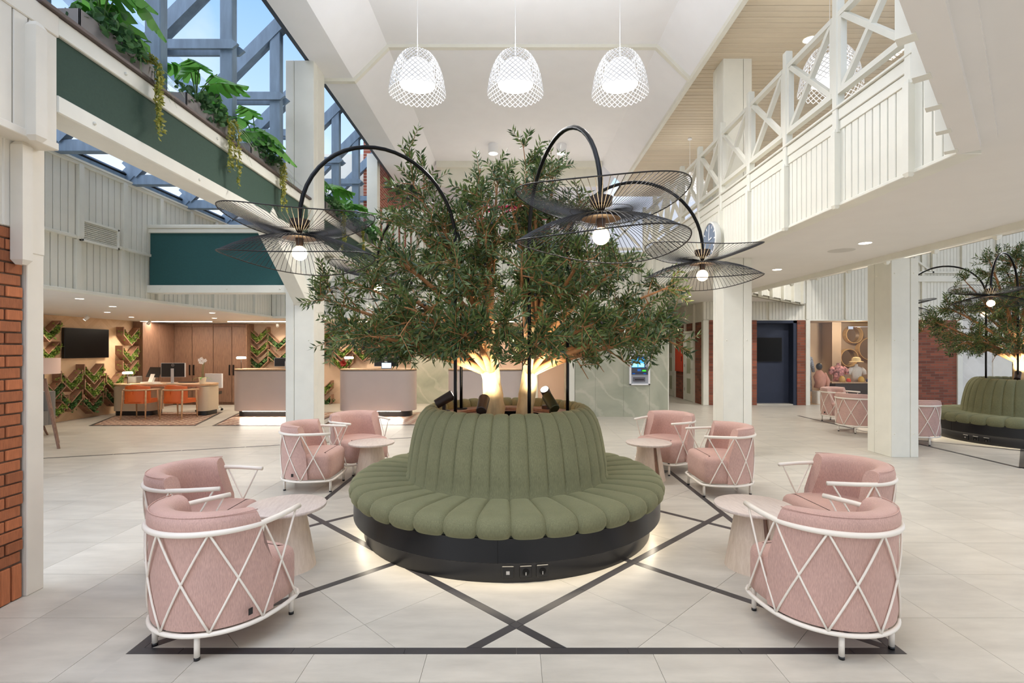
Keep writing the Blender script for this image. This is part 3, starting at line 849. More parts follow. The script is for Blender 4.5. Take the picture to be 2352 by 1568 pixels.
def herringbone_mat(name, rgb, dark, axis):
    m = bpy.data.materials.new(name); m.use_nodes = True; t = m.node_tree; n = t.nodes; b = n['Principled BSDF']; lk = t.links.new
    tc = n.new('ShaderNodeTexCoord'); sp = n.new('ShaderNodeSeparateXYZ'); lk(tc.outputs['Object'], sp.inputs[0])
    pp = n.new('ShaderNodeMath'); pp.operation = 'PINGPONG'; pp.inputs[1].default_value = .42; lk(sp.outputs[axis], pp.inputs[0])
    ml = n.new('ShaderNodeMath'); ml.operation = 'MULTIPLY_ADD'; ml.inputs[1].default_value = .8; lk(pp.outputs[0], ml.inputs[0]); lk(sp.outputs['Z'], ml.inputs[2])
    dv = n.new('ShaderNodeMath'); dv.operation = 'DIVIDE'; dv.inputs[1].default_value = .13; lk(ml.outputs[0], dv.inputs[0])
    fr = n.new('ShaderNodeMath'); fr.operation = 'FLOOR'; lk(dv.outputs[0], fr.inputs[0])
    wn_ = n.new('ShaderNodeTexWhiteNoise'); wn_.noise_dimensions = '1D'; lk(fr.outputs[0], wn_.inputs['W'])
    mx = n.new('ShaderNodeMixRGB'); mx.inputs[1].default_value = (*s2l(dark), 1); mx.inputs[2].default_value = (*s2l(rgb), 1)
    nz = n.new('ShaderNodeTexNoise'); nz.inputs['Scale'].default_value = 9; nz.inputs['Detail'].default_value = 5
    lk(tc.outputs['Object'], nz.inputs['Vector'])
    av = n.new('ShaderNodeMath'); av.operation = 'ADD'; lk(wn_.outputs['Value'], av.inputs[0]); lk(nz.outputs['Fac'], av.inputs[1])
    hf = n.new('ShaderNodeMath'); hf.operation = 'MULTIPLY'; hf.inputs[1].default_value = .5; lk(av.outputs[0], hf.inputs[0])
    lk(hf.outputs[0], mx.inputs[0]); lk(mx.outputs[0], b.inputs['Base Color']); b.inputs['Roughness'].default_value = .55
    return m
M_HERR_Y = herringbone_mat('herringbone_veneer_side', (214, 186, 152), (196, 164, 128), 'Y')
M_HERR_X = herringbone_mat('herringbone_veneer_back', (216, 190, 164), (202, 172, 144), 'X')
M_CAB = wood_mat('brown_oak_veneer', (142, 108, 88), (112, 82, 66), (9, 9, .7), .45)
M_CHEV = wood_mat('oak_box', (160, 122, 98), (136, 100, 80), (2, 2, 2), .5)
M_OAK = wood_mat('light_oak', (206, 170, 132), (184, 146, 108), (3, 3, 3), .45)
M_COUNTER = mat('greige_laminate', (186, 172, 164), .5, var=.02, scale=3)
M_DESKB = mat('beige_laminate', (206, 190, 166), .5, var=.02, scale=3)
M_KICK = mat('black_plinth', (24, 24, 26), .4)
M_MARBLE = marble_mat('green_onyx_marble', (154, 158, 140), (222, 216, 200), (190, 188, 170), .6)
M_PINKW = mat('blush_wall', (222, 190, 168), .6, var=.02, scale=2)
M_NAVY = mat('navy_panel', (34, 42, 62), .6, var=.08, scale=4)
M_LAMPW = emat('lamp_glow', (255, 240, 215), 6.0)
M_LED = emat('led_strip', (255, 238, 214), 9.0)
M_DOWN = emat('downlight_glow', (255, 244, 228), 14.0)

# reception ceiling
rc = structure(MB().prism([(-10.3,4.6),(-5.58,4.6),(-5.58,11.8),(1.46,11.8),(1.46,15.5),(-10.3,15.5)], 2.36, 2.46).build('ceiling_reception', M_SOFFIT), 'white reception ceiling with light strips')
structure(MB().box(-10.25, -10.1, 6.0, 15.4, 0, 2.36).build('wall_reception_side', M_HERR_Y), 'beige herringbone wall with television and planters')
structure(MB().box(-10.2, -3.04, 15.3, 15.42, 0, 2.36).build('wall_reception', M_HERR_X), 'beige reception wall with green chevron planters')
structure(MB().box(-3.04, -1.70, 15.26, 15.42, 0, 2.36).build('wall_onyx', M_MARBLE), 'green onyx panel behind the reception counters')
structure(MB().box(-1.70, 1.46, 15.3, 15.42, 0, 2.36).build('wall_blush', M_PINKW), 'blush pink wall behind the tree')
wj = struct_empty('door_3', 'pale doorway frame beside the onyx wall')
MB().cbox(1.28, 1.45, 12.28, 12.5, 0, 2.36, .006).build('frame', M_CREAM, wj)
MB().cbox(.62, .70, 14.9, 15.0, 0, 2.36, .006).build('frame', M_CREAM, wj)
MB().box(.70, 1.46, 14.92, 14.98, 0, 2.36).build('leaf', M_PINKW, wj)

# tall brown cabinets in the corner, each unit a thing of its own
def cabinet_y(x0, x1, label, hside):
    t = thing('tall_cabinet', label, 'cabinet', (x0, 14.9, 0), 0, 'brown oak cabinets of the reception')
    w = x1-x0
    MB().box(0, w, .03, .40, .08, 2.345).build('body', M_CAB, t)
    MB().box(0, w, .05, .40, 0, .08).build('plinth', M_CAB, t)
    MB().box(0, w, .0, .03, 2.27, 2.35).build('cornice', M_CAB, t)
    d = MB().cbox(.004, w-.004, 0, .028, .085, 2.262, .003).build('door', M_CAB, t)
    hx = w-.055 if hside > 0 else .055
    hb = MB().box(hx-.012, hx+.012, -.035, -.012, .86, 1.16).box(hx-.012, hx+.012, -.014, .004, .87, .89).box(hx-.012, hx+.012, -.014, .004, 1.13, 1.15)
    hb.build('handle', M_BLACK, d)
xs = [-10.08, -9.30, -8.69, -8.15, -7.74]
labs = ['brown oak cabinet door in the dark corner by the desk', 'brown oak cabinet door behind the desk monitor', 'brown oak cabinet door behind the white orchid', 'narrow brown oak cabinet door beside the green chevron planters']
for i in range(4): cabinet_y(xs[i]+.003, xs[i+1]-.003, labs[i], 1 if i % 2 == 0 else -1)
t = thing('side_cabinet', 'brown oak cabinet return on the herringbone side wall', 'cabinet', (-10.09, 13.66, 0))
MB().box(0, .26, 0, .60, 0, 2.345).build('body', M_CAB, t)
MB().cbox(.262, .285, .60, 1.22, .085, 2.30, .003).build('door', M_CAB, t)
MB().box(0, .262, .60, 1.22, 0, 2.345).build('body', M_CAB, t)
MB().box(.285, .31, .66, .68, .86, 1.16).build('handle', M_BLACK, t)
t = thing('end_panel', 'lighter oak end panel of the cabinet row', 'panel', (-7.74, 14.88, 0))
MB().cbox(.0, .035, 0, .42, 0, 2.35, .004).build('board', M_CHEV, t)

# televisions
def tv(name, label, loc, rz, w, h, d=.06):
    t = thing(name, label, 'television', loc, rz)
    MB().cbox(-w/2, w/2, -d, -.012, -h/2, h/2, .006).build('housing', M_BLACKW, t)
    MB().box(-w/2+.012, w/2-.012, -d-.003, -d, -h/2+.012, h/2-.012).build('screen', M_SCREEN, t)
    MB().box(-.12, .12, -.02, .0, -.12, .12).build('wall_plate', M_BLACK, t)
    return t
ya, z1 = onX(140, 752, -10.1); yb, _ = onX(243, 757, -10.1); z0 = CAM_H-(823-801)*ya/F_PX
tv('wall_television', 'black television on the beige herringbone wall', (-10.1, (ya+yb)/2, (z0+z1)/2), R(90), yb-ya, z1-z0, .08)

# ceiling light strips, downlights, track spots
def led(x0, x1, y, z, label):
    t = thing('light_strip', label, 'light', (0, 0, 0))
    MB().box(x0, x1, y-.03, y+.03, z-.012, z).build('diffuser', M_LED, t)
    light('AREA', ((x0+x1)/2, y, z-.03), 26, (1, .89, .74), x1-x0, target=((x0+x1)/2, y, 0), sy=.08)
led(-10.05, -8.15, 13.9, 2.358, 'long glowing light strip above the reception desk')
led(-7.7, -5.9, 13.9, 2.358, 'long glowing light strip above the first reception counter')
led(-4.4, -2.3, 13.9, 2.358, 'long glowing light strip above the second reception counter')
led(-1.6, .6, 13.9, 2.358, 'long glowing light strip above the counter behind the tree')
M_RING = mat('white_metal_ring', (235, 234, 230), .4)
def downlight(x, y, z, e, label, group, r=.05, spot=120, col=(1, .93, .84)):
    t = thing('downlight', label, 'light', (x, y, z), 0, group)
    MB().lathe([(r, .0), (r+.012, -.004), (r+.014, 0)], 20).build('ring', M_RING, t)
    MB().lathe([(1e-4, -.002), (r, -.002)], 20).build('lens', M_DOWN, t)
    if e: light('SPOT', (x, y, z-.02), e, col, .05, (x, y, 0), spot, .8)
for (x, y) in ((-9.4, 9.4), (-8.2, 10.4), (-7.0, 9.0), (-8.9, 12.0), (-7.2, 12.4), (-6.2, 10.6), (-6.4, 7.6)):
    downlight(x, y, 2.36, 30, 'small recessed downlight in the reception ceiling', 'reception downlights')
for (x, y) in ((-4.6, 12.6), (-2.6, 12.6), (-.5, 12.6)):
    downlight(x, y, 2.36, 24, 'small recessed downlight under the back gallery', 'back gallery downlights')
def track_spot(x, y, z, tgt, e, label):
    t = thing('track_spotlight', label, 'spotlight', (x, y, z), 0, 'white track spotlights of the reception')
    d = (Vector(tgt)-Vector((x, y, z))).normalized()
    MB().cyl((0, 0, 0), (0, 0, -.05), .012).build('stem', M_RING, t, True)
    MB().cyl(Vector((0, 0, -.08))-d*.05, Vector((0, 0, -.08))+d*.05, .036, 14).build('head', M_RING, t, True)
    MB().cyl(Vector((0, 0, -.08))+d*.049, Vector((0, 0, -.08))+d*.052, .03, 14).build('lens', M_DOWN, t)
    light('SPOT', Vector((x, y, z-.08))+d*.06, e, (1, .87, .7), .03, tgt, 60, .7)
track_spot(-9.2, 11.1, 2.36, (-10.1, 10.6, 1.3), 50, 'white spotlight aimed at the herringbone wall left of the television')
track_spot(-9.2, 13.0, 2.36, (-10.1, 13.1, 1.4), 60, 'white spotlight aimed at the planters by the brown cabinets')
track_spot(-6.6, 14.4, 2.36, (-6.9, 15.3, 1.5), 40, 'white spotlight aimed at the planters behind the first counter')
track_spot(-5.0, 14.4, 2.36, (-5.0, 15.3, 1.5), 40, 'white spotlight aimed at the planters behind the cream column')
track_spot(-3.9, 14.4, 2.36, (-4.0, 15.3, 1.5), 40, 'white spotlight aimed at the planters behind the second counter')

# ---------------------------------------------------------------- foliage clumps (too many leaves to count)
M_LEAFA = leaf_mat('ivy_leaf', (84, 124, 46), (176, 192, 100))
M_LEAFB = leaf_mat('dark_leaf', (46, 88, 42), (116, 150, 88))
def leaf(mb, p, d, up, l, w, fold=.25):
    d = d.normalized(); s = d.cross(up)
    if s.length < 1e-3: s = d.orthogonal()
    s.normalize(); u = s.cross(d)
    a = p; b = p+d*l
    m1 = p+d*l*.35; m2 = p+d*l*.7
    mb.add([a, m1+s*w*.5+u*w*fold, m2+s*w*.42+u*w*fold*.6, b-u*l*.08, m2-s*w*.42+u*w*fold*.6, m1-s*w*.5+u*w*fold, m1, m2],
           [(0, 6, 1), (6, 7, 2, 1), (7, 3, 2), (0, 5, 6), (6, 5, 4, 7), (7, 4, 3)])
def rnd_dir(zb=0.0):
    while True:
        v = Vector((random.uniform(-1,1), random.uniform(-1,1), random.uniform(-1,1)))
        if .1 < v.length < 1:
            v.normalize(); v.z += zb; return v.normalized()
def clump(mb, pts, n, size, out=Vector((0,-1,0)), spread=.05):
    for _ in range(n):
        i = random.randrange(len(pts)-1); f = random.random()
        p = pts[i].lerp(pts[i+1], f)+Vector((random.gauss(0, spread), random.gauss(0, spread), random.gauss(0, spread)))
        d = (rnd_dir(.1)+out*.8).normalized()
        leaf(mb, p, d, rnd_dir(.6), size*random.uniform(.6, 1.3), size*random.uniform(.55, .9))

# chevron planters: local x along wall, y = -out of wall
def chevron_mesh(w, drop, hgt, depth):
    fr = MB(); th = .022
    L_, A_, R_ = (-w/2, 0), (0, -drop), (w/2, 0)
    parts = []
    for (p, q) in ((L_, A_), (A_, R_)):
        parts.append(('bottom_board', MB().bar((p[0], -depth/2, p[1]), (q[0], -depth/2, q[1]), depth, th, (0, 0, 1))))
        parts.append(('top_board', MB().bar((p[0], -depth*.45, p[1]+hgt), (q[0], -depth*.45, q[1]+hgt), depth*.9, th, (0, 0, 1))))
    parts.append(('end_board', MB().box(-w/2-th/2, -w/2+th/2, -depth, 0, -.012, hgt+.012)))
    parts.append(('end_board', MB().box(w/2-th/2, w/2+th/2, -depth, 0, -.012, hgt+.012)))
    return [(nm, m_.mesh(nm, M_CHEV)) for nm, m_ in parts]
CH = chevron_mesh(.56, .26, .20, .20)
FOL = []
for v in range(4):
    mb = MB(); random.seed(100+v)
    pts = [Vector((-.29, -.14, .10)), Vector((-.15, -.15, -.04)), Vector((0, -.15, -.17)), Vector((.15, -.15, -.04)), Vector((.29, -.14, .10))]
    clump(mb, pts, 230, .062, Vector((0, -1, .1)), .030)
    FOL.append(mb.mesh('foliage', M_LEAFA if v % 2 else M_LEAFB))
random.seed(11)
def chevron(loc, rz, label, group, s=1.0, flip=False):
    t = thing('chevron_planter', label, 'planter', loc, rz, group)
    t.scale = (s, s, s)
    for nm, me_ in CH: inst(nm, me_, t)
    o = inst('foliage', FOL[random.randrange(4)], t); o['kind'] = 'stuff'
lab = 'chevron-shaped oak planter full of leaves on the beige wall beside the television'
for (px, py) in ((286, 770), (284, 812), (284, 845), (93, 757), (93, 806)):
    Y_, z_ = onX(px, py, -10.1); chevron((-10.1, Y_, z_), R(90), lab, 'planters beside the television', .98)
lab = 'chevron-shaped oak planter full of leaves in the cluster below the television'
for (px, py) in ((198, 856), (146, 872), (146, 918), (199, 890), (197, 924), (247, 875), (246, 908), (104, 890), (112, 932)):
    Y_, z_ = onX(px, py, -10.1); chevron((-10.1, Y_, z_), R(90), lab, 'planters below the television', 1.0)
lab = 'chevron-shaped oak planter full of leaves behind the first reception counter'
for (px, py) in ((598, 768), (598, 798), (600, 829), (646, 783), (646, 818), (694, 768), (694, 800)):
    X_, z_ = onY(px, py, 15.3); chevron((X_, 15.3, z_), 0, lab, 'planters behind the first counter', 1.05)
lab = 'chevron-shaped oak planter full of leaves behind the second reception counter'
for (px, py) in ((743, 770), (743, 810), (743, 890), (743, 922), (790, 768), (790, 803), (792, 832), (838, 772), (838, 808), (886, 768), (886, 803), (928, 772), (928, 812)):
    X_, z_ = onY(px, py, 15.3); chevron((X_, 15.3, z_), 0, lab, 'planters behind the second counter', 1.05)

# ---------------------------------------------------------------- desk and counters
def pill(x0, x1, y0, y1, n=10):
    r = (y1-y0)/2; cy = (y0+y1)/2; P = []
    for k in range(n+1):
        a = -PI/2+PI*k/n; P.append((x1-r+r*math.cos(a), cy+r*math.sin(a)))
    for k in range(n+1):
        a = PI/2+PI*k/n; P.append((x0+r+r*math.cos(a), cy+r*math.sin(a)))
    return P
def rrect(x0, x1, y0, y1, r, n=5):
    P = []
    for cx, cy, a0 in ((x1-r, y0+r, -PI/2), (x1-r, y1-r, 0), (x0+r, y1-r, PI/2), (x0+r, y0+r, PI)):
        for k in range(n+1):
            a = a0+PI/2*k/n; P.append((cx+r*math.cos(a), cy+r*math.sin(a)))
    return P
desk = thing('reception_desk', 'beige reception desk with a rounded top and two orange chairs in front', 'desk', (-8.58, 12.75, .006))
MB().prism(pill(-1.22, 1.22, -.42, .42), .725, .765).build('desk_top', M_OAK, desk, auto=30)
MB().prism(pill(-1.17, 1.17, -.38, .38), .70, .724).build('top_underside', M_DESKB, desk, auto=30)
MB().prism(rrect(-1.16, -.20, -.30, .30, .16), .11, .70).build('pedestal', M_DESKB, desk, auto=30)
MB().prism(rrect(.86, 1.16, -.30, .30, .12), .11, .70).build('pedestal', M_DESKB, desk, auto=30)
MB().prism(rrect(-1.13, -.23, -.27, .27, .14), 0, .11).build('plinth', M_KICK, desk, auto=30)
MB().prism(rrect(.89, 1.13, -.27, .27, .10), 0, .11).build('plinth', M_KICK, desk, auto=30)
M_GLOWLED = emat('counter_under_glow', (255, 240, 220), 12.0)
def counter(x0, x1, label):
    t = thing('reception_counter', label, 'counter', ((x0+x1)/2, 12.55, .006), 0, 'greige reception counters')
    w = (x1-x0)/2
    MB().prism(rrect(-w, w, -.36, .36, .30, 8), .14, 1.09).build('body', M_COUNTER, t, auto=30)
    MB().prism(rrect(-w-.004, w+.004, -.364, .364, .30, 8), 1.093, 1.103).build('shadow_line', M_KICK, t, auto=30)
    MB().prism(rrect(-w, w, -.36, .36, .30, 8), 1.105, 1.135).build('counter_top', M_OAK, t, auto=30)
    MB().prism(rrect(-w+.10, w-.10, -.27, .27, .22, 8), 0, .14).build('plinth', M_KICK, t, auto=30)
    MB().box(-w+.30, w-.30, -.335, -.30, .132, .1395).build('under_light', M_GLOWLED, t)
    light('AREA', ((x0+x1)/2, 12.55-.33, .125), 7, (1, .9, .78), 2*w-.5, target=((x0+x1)/2, 12.0, 0), sy=.04)
counter(-6.73, -4.92, 'rounded greige reception counter half hidden by the tall cream column')
counter(-4.19, -2.38, 'rounded greige reception counter with a monitor and small lit tablet')
counter(-1.58, .24, 'rounded greige reception counter behind the olive tree trunks')

# patterned mats
def mosaic_mat():
    m = bpy.data.materials.new('cube_mosaic'); m.use_nodes = True; t = m.node_tree; n = t.nodes; b = n['Principled BSDF']; lk = t.links.new
    tc = n.new('ShaderNodeTexCoord'); mp = n.new('ShaderNodeMapping'); mp.inputs['Rotation'].default_value = (0, 0, R(45)); lk(tc.outputs['Object'], mp.inputs[0])
    ck = n.new('ShaderNodeTexChecker'); ck.inputs['Scale'].default_value = 7.0
    ck.inputs[1].default_value = (*s2l((176, 130, 106)), 1); ck.inputs[2].default_value = (*s2l((226, 210, 190)), 1)
    lk(mp.outputs[0], ck.inputs['Vector'])
    c2 = n.new('ShaderNodeTexChecker'); c2.inputs['Scale'].default_value = 14.0
    c2.inputs[1].default_value = (.65, .6, .6, 1); c2.inputs[2].default_value = (1, 1, 1, 1)
    lk(tc.outputs['Object'], c2.inputs['Vector'])
    mx = n.new('ShaderNodeMixRGB'); mx.blend_type = 'MULTIPLY'; mx.inputs[0].default_value = 1
    lk(ck.outputs[0], mx.inputs[1]); lk(c2.outputs[0], mx.inputs[2]); lk(mx.outputs[0], b.inputs['Base Color'])
    b.inputs['Roughness'].default_value = .3
    return m
M_MOSAIC = mosaic_mat()
def mat_rug(P, label):
    t = thing('mosaic_mat', label, 'rug', (0, 0, 0), 0, 'mosaic floor panels at reception')
    cx = sum(p[0] for p in P)/4; cy = sum(p[1] for p in P)/4
    MB().prism(P, 0, .004).build('border', M_DARKTILE, t)
    Q = [(cx+(p[0]-cx)*.95, cy+(p[1]-cy)*.93) for p in P]
    MB().prism(Q, .004, .006).build('mosaic', M_MOSAIC, t)
mat_rug([(-8.95, 10.85), (-6.70, 10.85), (-7.45, 13.2), (-9.98, 13.2)], 'brown and cream mosaic floor panel under the orange chairs')
mat_rug([(-6.35, 10.85), (-4.3, 10.85), (-4.4, 13.2), (-7.0, 13.2)], 'brown and cream mosaic floor panel under the half hidden counter')
mat_rug([(-4.05, 10.95), (-1.85, 10.95), (-2.0, 13.2), (-4.35, 13.2)], 'brown and cream mosaic floor panel under the counter with the tablet')

# ---------------------------------------------------------------- right side: onyx block, corridor, doors, navy wall, shop
on = structure(MB().box(1.46, 3.69, 12.30, 19.6, 0, 2.36).build('wall_onyx_right', M_MARBLE), 'green onyx wall with the cash machine')
MB().box(1.46, 3.69, 12.31, 19.6, 2.36, 2.98).build('cream_head', M_CREAMW, on)
MB().box(3.68, 3.70, 12.295, 12.33, 0, 2.36).build('corner_bead', M_CREAM, on)
for (xj) in (1.95, 2.62, 3.24): MB().box(xj-.002, xj+.002, 12.297, 12.301, 0, 2.36).build('joint', mat('joint_%d' % int(xj*100), (128, 132, 118), .5), on)
structure(MB().box(3.6, 5.6, 14.8, 19.8, 2.98, 3.05).build('ceiling_corridor', M_SOFFIT), 'white corridor ceiling')
structure(MB().box(3.6, 5.6, 19.6, 19.7, 0, 2.98).build('wall_corridor', M_CREAMW), 'plain corridor end wall')
M_BRKF = brick_mat('brick_corridor', (146, 84, 60), (98, 56, 42), (104, 86, 74), 'Y')
M_BRKX = brick_mat('brick_hall', (148, 84, 62), (104, 58, 44), (112, 94, 82), 'X')
wd = structure(MB().box(5.47, 5.60, 14.92, 19.6, 0, 2.41).build('wall_doors', M_BRKF), 'dark red brick corridor wall with two glazed doors')
mbx = boards_joined((5.47, 19.6), (5.47, 14.9), 2.41, 2.98, .095, .015); mbx.build('boards', M_CREAMW, wd)['kind'] = 'stuff'
MB().box(5.475, 5.6, 14.9, 19.6, 2.41, 2.98).build('backing', M_GROOVE, wd)
for yk in (15.5, 16.3, 17.1, 17.9, 18.7): batten(wd, (5.40, 5.46, yk, yk+.07), 2.13, 2.97, M_CREAMW)
M_FROST = mat('frosted_pane', (176, 178, 150), .35)
def door(name, y0, y1, label, hinge):
    t = struct_empty(name, label)
    w = y1-y0
    for a in ((y0-.07, y0, 0, 2.17), (y1, y1+.07, 0, 2.17), (y0-.07, y1+.07, 2.10, 2.17)):
        MB().cbox(5.42, 5.48, a[0], a[1], a[2], a[3], .004).build('frame', M_CREAM, t)
    lf = MB().cbox(5.44, 5.475, y0+.004, y1-.004, .01, 2.098, .004).build('leaf', M_CREAM, t)
    for k in range(3):
        z0 = .24+k*.62
        MB().box(5.436, 5.442, y0+.28*w, y0+.72*w, z0, z0+.46).build('pane', M_FROST, lf)
        for a in ((.26, .28), (.72, .74)): MB().box(5.43, 5.444, y0+a[0]*w, y0+a[1]*w, z0-.02, z0+.48).build('bead', M_CREAM, lf)
    hy = y0+.09*w if hinge > 0 else y1-.09*w
    MB().cyl((5.41, hy, 1.0), (5.41, hy+.11*hinge, 1.0), .009).cyl((5.44, hy, 1.0), (5.405, hy, 1.0), .009).build('handle', M_CHROME, lf, True)
    for z in (.3, 1.05, 1.8): MB().cyl((5.432, y1-.02, z), (5.432, y1-.02, z+.1), .01).build('hinge', M_CHROME, lf, True)
door('door_1', 15.62, 16.42, 'cream door with three frosted panes next to the white post', 1)
door('door_2', 17.45, 18.25, 'cream door with three frosted panes beyond the red cabinet', -1)
fc = thing('fire_cabinet', 'orange red fire hose cabinet on the brick wall between the doors', 'cabinet', (5.47, 16.95, 1.28))
M_RED = mat('orange_red_enamel', (206, 72, 44), .4)
MB().cbox(-.05, 0, -.40, .38, -.40, .40, .006).build('case', M_RED, fc)
MB().cbox(-.058, -.05, -.37, .35, -.37, .37, .003).build('door', M_RED, fc)
MB().box(-.066, -.058, -.34, -.30, -.06, .10).build('latch', M_BLACKW, fc)
MB().box(-.062, -.058, -.33, -.28, .20, .30).build('sticker', M_RING, fc)

wq = structure(MB().box(5.60, 16.5, 14.90, 15.0, 2.445, 6.2).build('wall_hall_back', M_GROOVE), 'cream boarded wall above the shop front')
boards_joined((5.47, 14.9), (16.5, 14.9), 2.46, 6.1, .095, .018).build('boards', M_CREAM, wq)['kind'] = 'stuff'
MB().cbox(5.47, 16.5, 14.86, 14.95, 2.43, 2.47, .005).build('lower_rail', M_CREAM, wq)
for xk in (7.35, 8.42, 9.55, 10.7, 11.75, 12.9, 13.9): batten(wq, (xk, xk+.07, 14.83, 14.885), 2.45, 5.9)
MB().cbox(10.9, 14.5, 14.80, 14.9, 3.55, 3.72, .005).build('ledge', M_CREAM, wq)
for (p, q) in (((11.0, 3.8), (11.0, 4.7)), ((11.0, 4.7), (13.0, 4.7)), ((11.0, 3.85), (12.0, 4.6)), ((11.0, 4.6), (12.0, 3.85)), ((12.05, 3.8), (12.05, 4.7)), ((11.0, 3.82), (13.0, 3.82))):
    MB().bar((p[0], 14.83, p[1]), (q[0], 14.83, q[1]), .05, .06, (0, 1, 0)).build('rail', M_CREAM, wq)
wp = structure(MB().box(5.60, 7.0, 14.84, 15.0, 0, 2.445).build('wall_pier', M_BRKX), 'narrow brick pier behind the cream column')
MB().cbox(5.44, 5.60, 14.80, 14.95, 0, 2.445, .005).build('post', M_CREAM, wp)
wnv = structure(MB().box(6.9, 8.16, 15.12, 15.2, 0, 2.445).build('wall_navy', M_NAVY), 'navy blue panelled recess with a television')
for a in ((6.9, 6.98, 0, 2.445), (8.06, 8.16, 0, 2.445), (6.9, 8.16, 2.36, 2.445)):
    MB().cbox(a[0], a[1], 14.86, 15.12, a[2], a[3], .004).build('frame', M_NAVY, wnv)
MB().box(6.9, 8.1, 14.87, 15.12, 0, .03).build('sill', M_TILE, wnv)
tv('niche_television', 'black television on the navy blue panel', (7.22, 15.12, 1.60), 0, 1.24, .70, .06)
wp2 = structure(MB().box(8.16, 8.40, 14.84, 15.0, 0, 2.445).build('wall_brick_pier', M_BRKX), 'red brick pier between navy panel and shop')
MB().cbox(8.40, 8.52, 14.81, 14.95, 0, 2.445, .005).build('post', M_CREAM, wp2)
wbk = structure(MB().box(11.5, 12.75, 14.84, 15.0, 0, 2.445).build('wall_brick_right', M_BRKX), 'red brick wall behind the second tree bench')
MB().cbox(11.42, 11.52, 14.80, 15.0, 0, 2.445, .005).build('post', M_CREAM, wbk)
MB().cbox(12.75, 12.9, 14.80, 15.0, 0, 2.445, .005).build('post', M_CREAM, wbk)
structure(MB().box(12.9, 13.8, 14.86, 15.0, 0, 2.445).build('wall_onyx_far', marble_mat('white_onyx', (206, 202, 194), (236, 232, 226), (226, 222, 214))), 'pale veined stone panel behind the second tree')
structure(MB().box(13.8, 16.5, 14.84, 15.0, 0, 2.445).build('wall_far_right', M_CREAMW), 'plain cream wall past the second bench')

# shop interior
M_SHOPW = mat('warm_grey_shop_wall', (176, 158, 138), .7, var=.03, scale=2)
M_SHOPF = wood_mat('shop_floor_oak', (196, 158, 112), (170, 130, 88), (1.2, 8, 1), .4)
ws = structure(MB().box(8.40, 12.6, 17.6, 17.7, 0, 2.6).build('wall_shop', M_SHOPW), 'warm grey shop wall with round mirrors')
structure(MB().box(8.40, 8.46, 15.0, 17.6, 0, 2.6).build('wall_shop_left', M_SHOPW), 'warm grey shop side wall by the brick pier')
structure(MB().box(12.6, 12.66, 15.02, 17.6, 0, 2.6).build('wall_shop_right', M_SHOPW), 'warm grey shop side wall by the brick wall')
structure(MB().box(10.5, 10.8, 17.0, 17.6, 0, 2.5).build('wall_shop_return', M_SHOPW), 'wall return beside the lit shop wall')
structure(MB().box(8.40, 12.6, 15.02, 17.6, 2.5, 2.6).build('ceiling_shop', M_SHOPW), 'shop ceiling')
structure(MB().box(8.46, 12.6, 15.02, 17.6, .0, .004).build('floor_shop', M_SHOPF), 'oak floor of the shop')
sw = struct_empty('window_2', 'frameless glass shop front')
MB().box(8.52, 9.72, 14.90, 14.912, .02, 2.43).build('pane', M_GLASS, sw)
MB().box(9.73, 10.60, 14.90, 14.912, .02, 2.25).build('pane', M_GLASS, sw)
MB().box(10.61, 11.42, 14.90, 14.912, .02, 2.43).build('pane', M_GLASS, sw)
MB().box(9.66, 9.80, 14.885, 14.925, 2.19, 2.27).build('hinge', M_CHROME, sw)
MB().box(9.80, 10.6, 14.895, 14.915, 2.255, 2.265).build('edge', M_CHROME, sw)
light('SPOT', (9.4, 17.0, 2.45), 60, (1, .84, .62), .04, (9.6, 17.6, 1.4), 70, .8)
light('POINT', (10.7, 16.0, 2.3), 45, (1, .84, .64), .1)
# ================================================================== ROUND BENCH, TREE, ARC LAMPS, CHAIRS, TABLES
def fabric_mat(name, rgb, var, thread=420.0, bump=.35, sheen=.25, rough=.9):
    """woven cloth: fine two-way thread noise"""
    m = mat(name, rgb, rough, var=0, sheen=sheen)
    t = m.node_tree; n = t.nodes; b = n['Principled BSDF']; lk = t.links.new; c = s2l(rgb)
    tc = n.new('ShaderNodeTexCoord')
    a = n.new('ShaderNodeMapping'); a.inputs['Scale'].default_value = (thread, thread, thread*.12); lk(tc.outputs['Object'], a.inputs[0])
    n1 = n.new('ShaderNodeTexNoise'); n1.inputs['Scale'].default_value = 1; n1.inputs['Detail'].default_value = 2; lk(a.outputs[0], n1.inputs['Vector'])
    n2 = n.new('ShaderNodeTexNoise'); n2.inputs['Scale'].default_value = 5; n2.inputs['Detail'].default_value = 3; lk(tc.outputs['Object'], n2.inputs['Vector'])
    ad = n.new('ShaderNodeMath'); ad.operation = 'MULTIPLY_ADD'; ad.inputs[1].default_value = .45; lk(n2.outputs['Fac'], ad.inputs[0]); lk(n1.outputs['Fac'], ad.inputs[2])
    mr = n.new('ShaderNodeMapRange'); mr.inputs[1].default_value = .45; mr.inputs[2].default_value = 1.0; lk(ad.outputs[0], mr.inputs[0])
    mx = n.new('ShaderNodeMixRGB'); mx.inputs[1].default_value = (*[x*(1-var) for x in c], 1); mx.inputs[2].default_value = (*[min(1, x*(1+var)) for x in c], 1)
    lk(mr.outputs[0], mx.inputs[0]); lk(mx.outputs[0], b.inputs['Base Color'])
    bp = n.new('ShaderNodeBump'); bp.inputs['Strength'].default_value = bump; bp.inputs['Distance'].default_value = .002
    lk(n1.outputs['Fac'], bp.inputs['Height']); lk(bp.outputs[0], b.inputs['Normal'])
    return m
M_VELVET = fabric_mat('olive_velvet', (112, 112, 82), .28, 260, .25, .55, .85)
M_PINK = fabric_mat('blush_woven_fabric', (194, 158, 147), .20, 330, .35, .2)
M_TUBE = mat('cream_powder_coat', (238, 230, 218), .4)
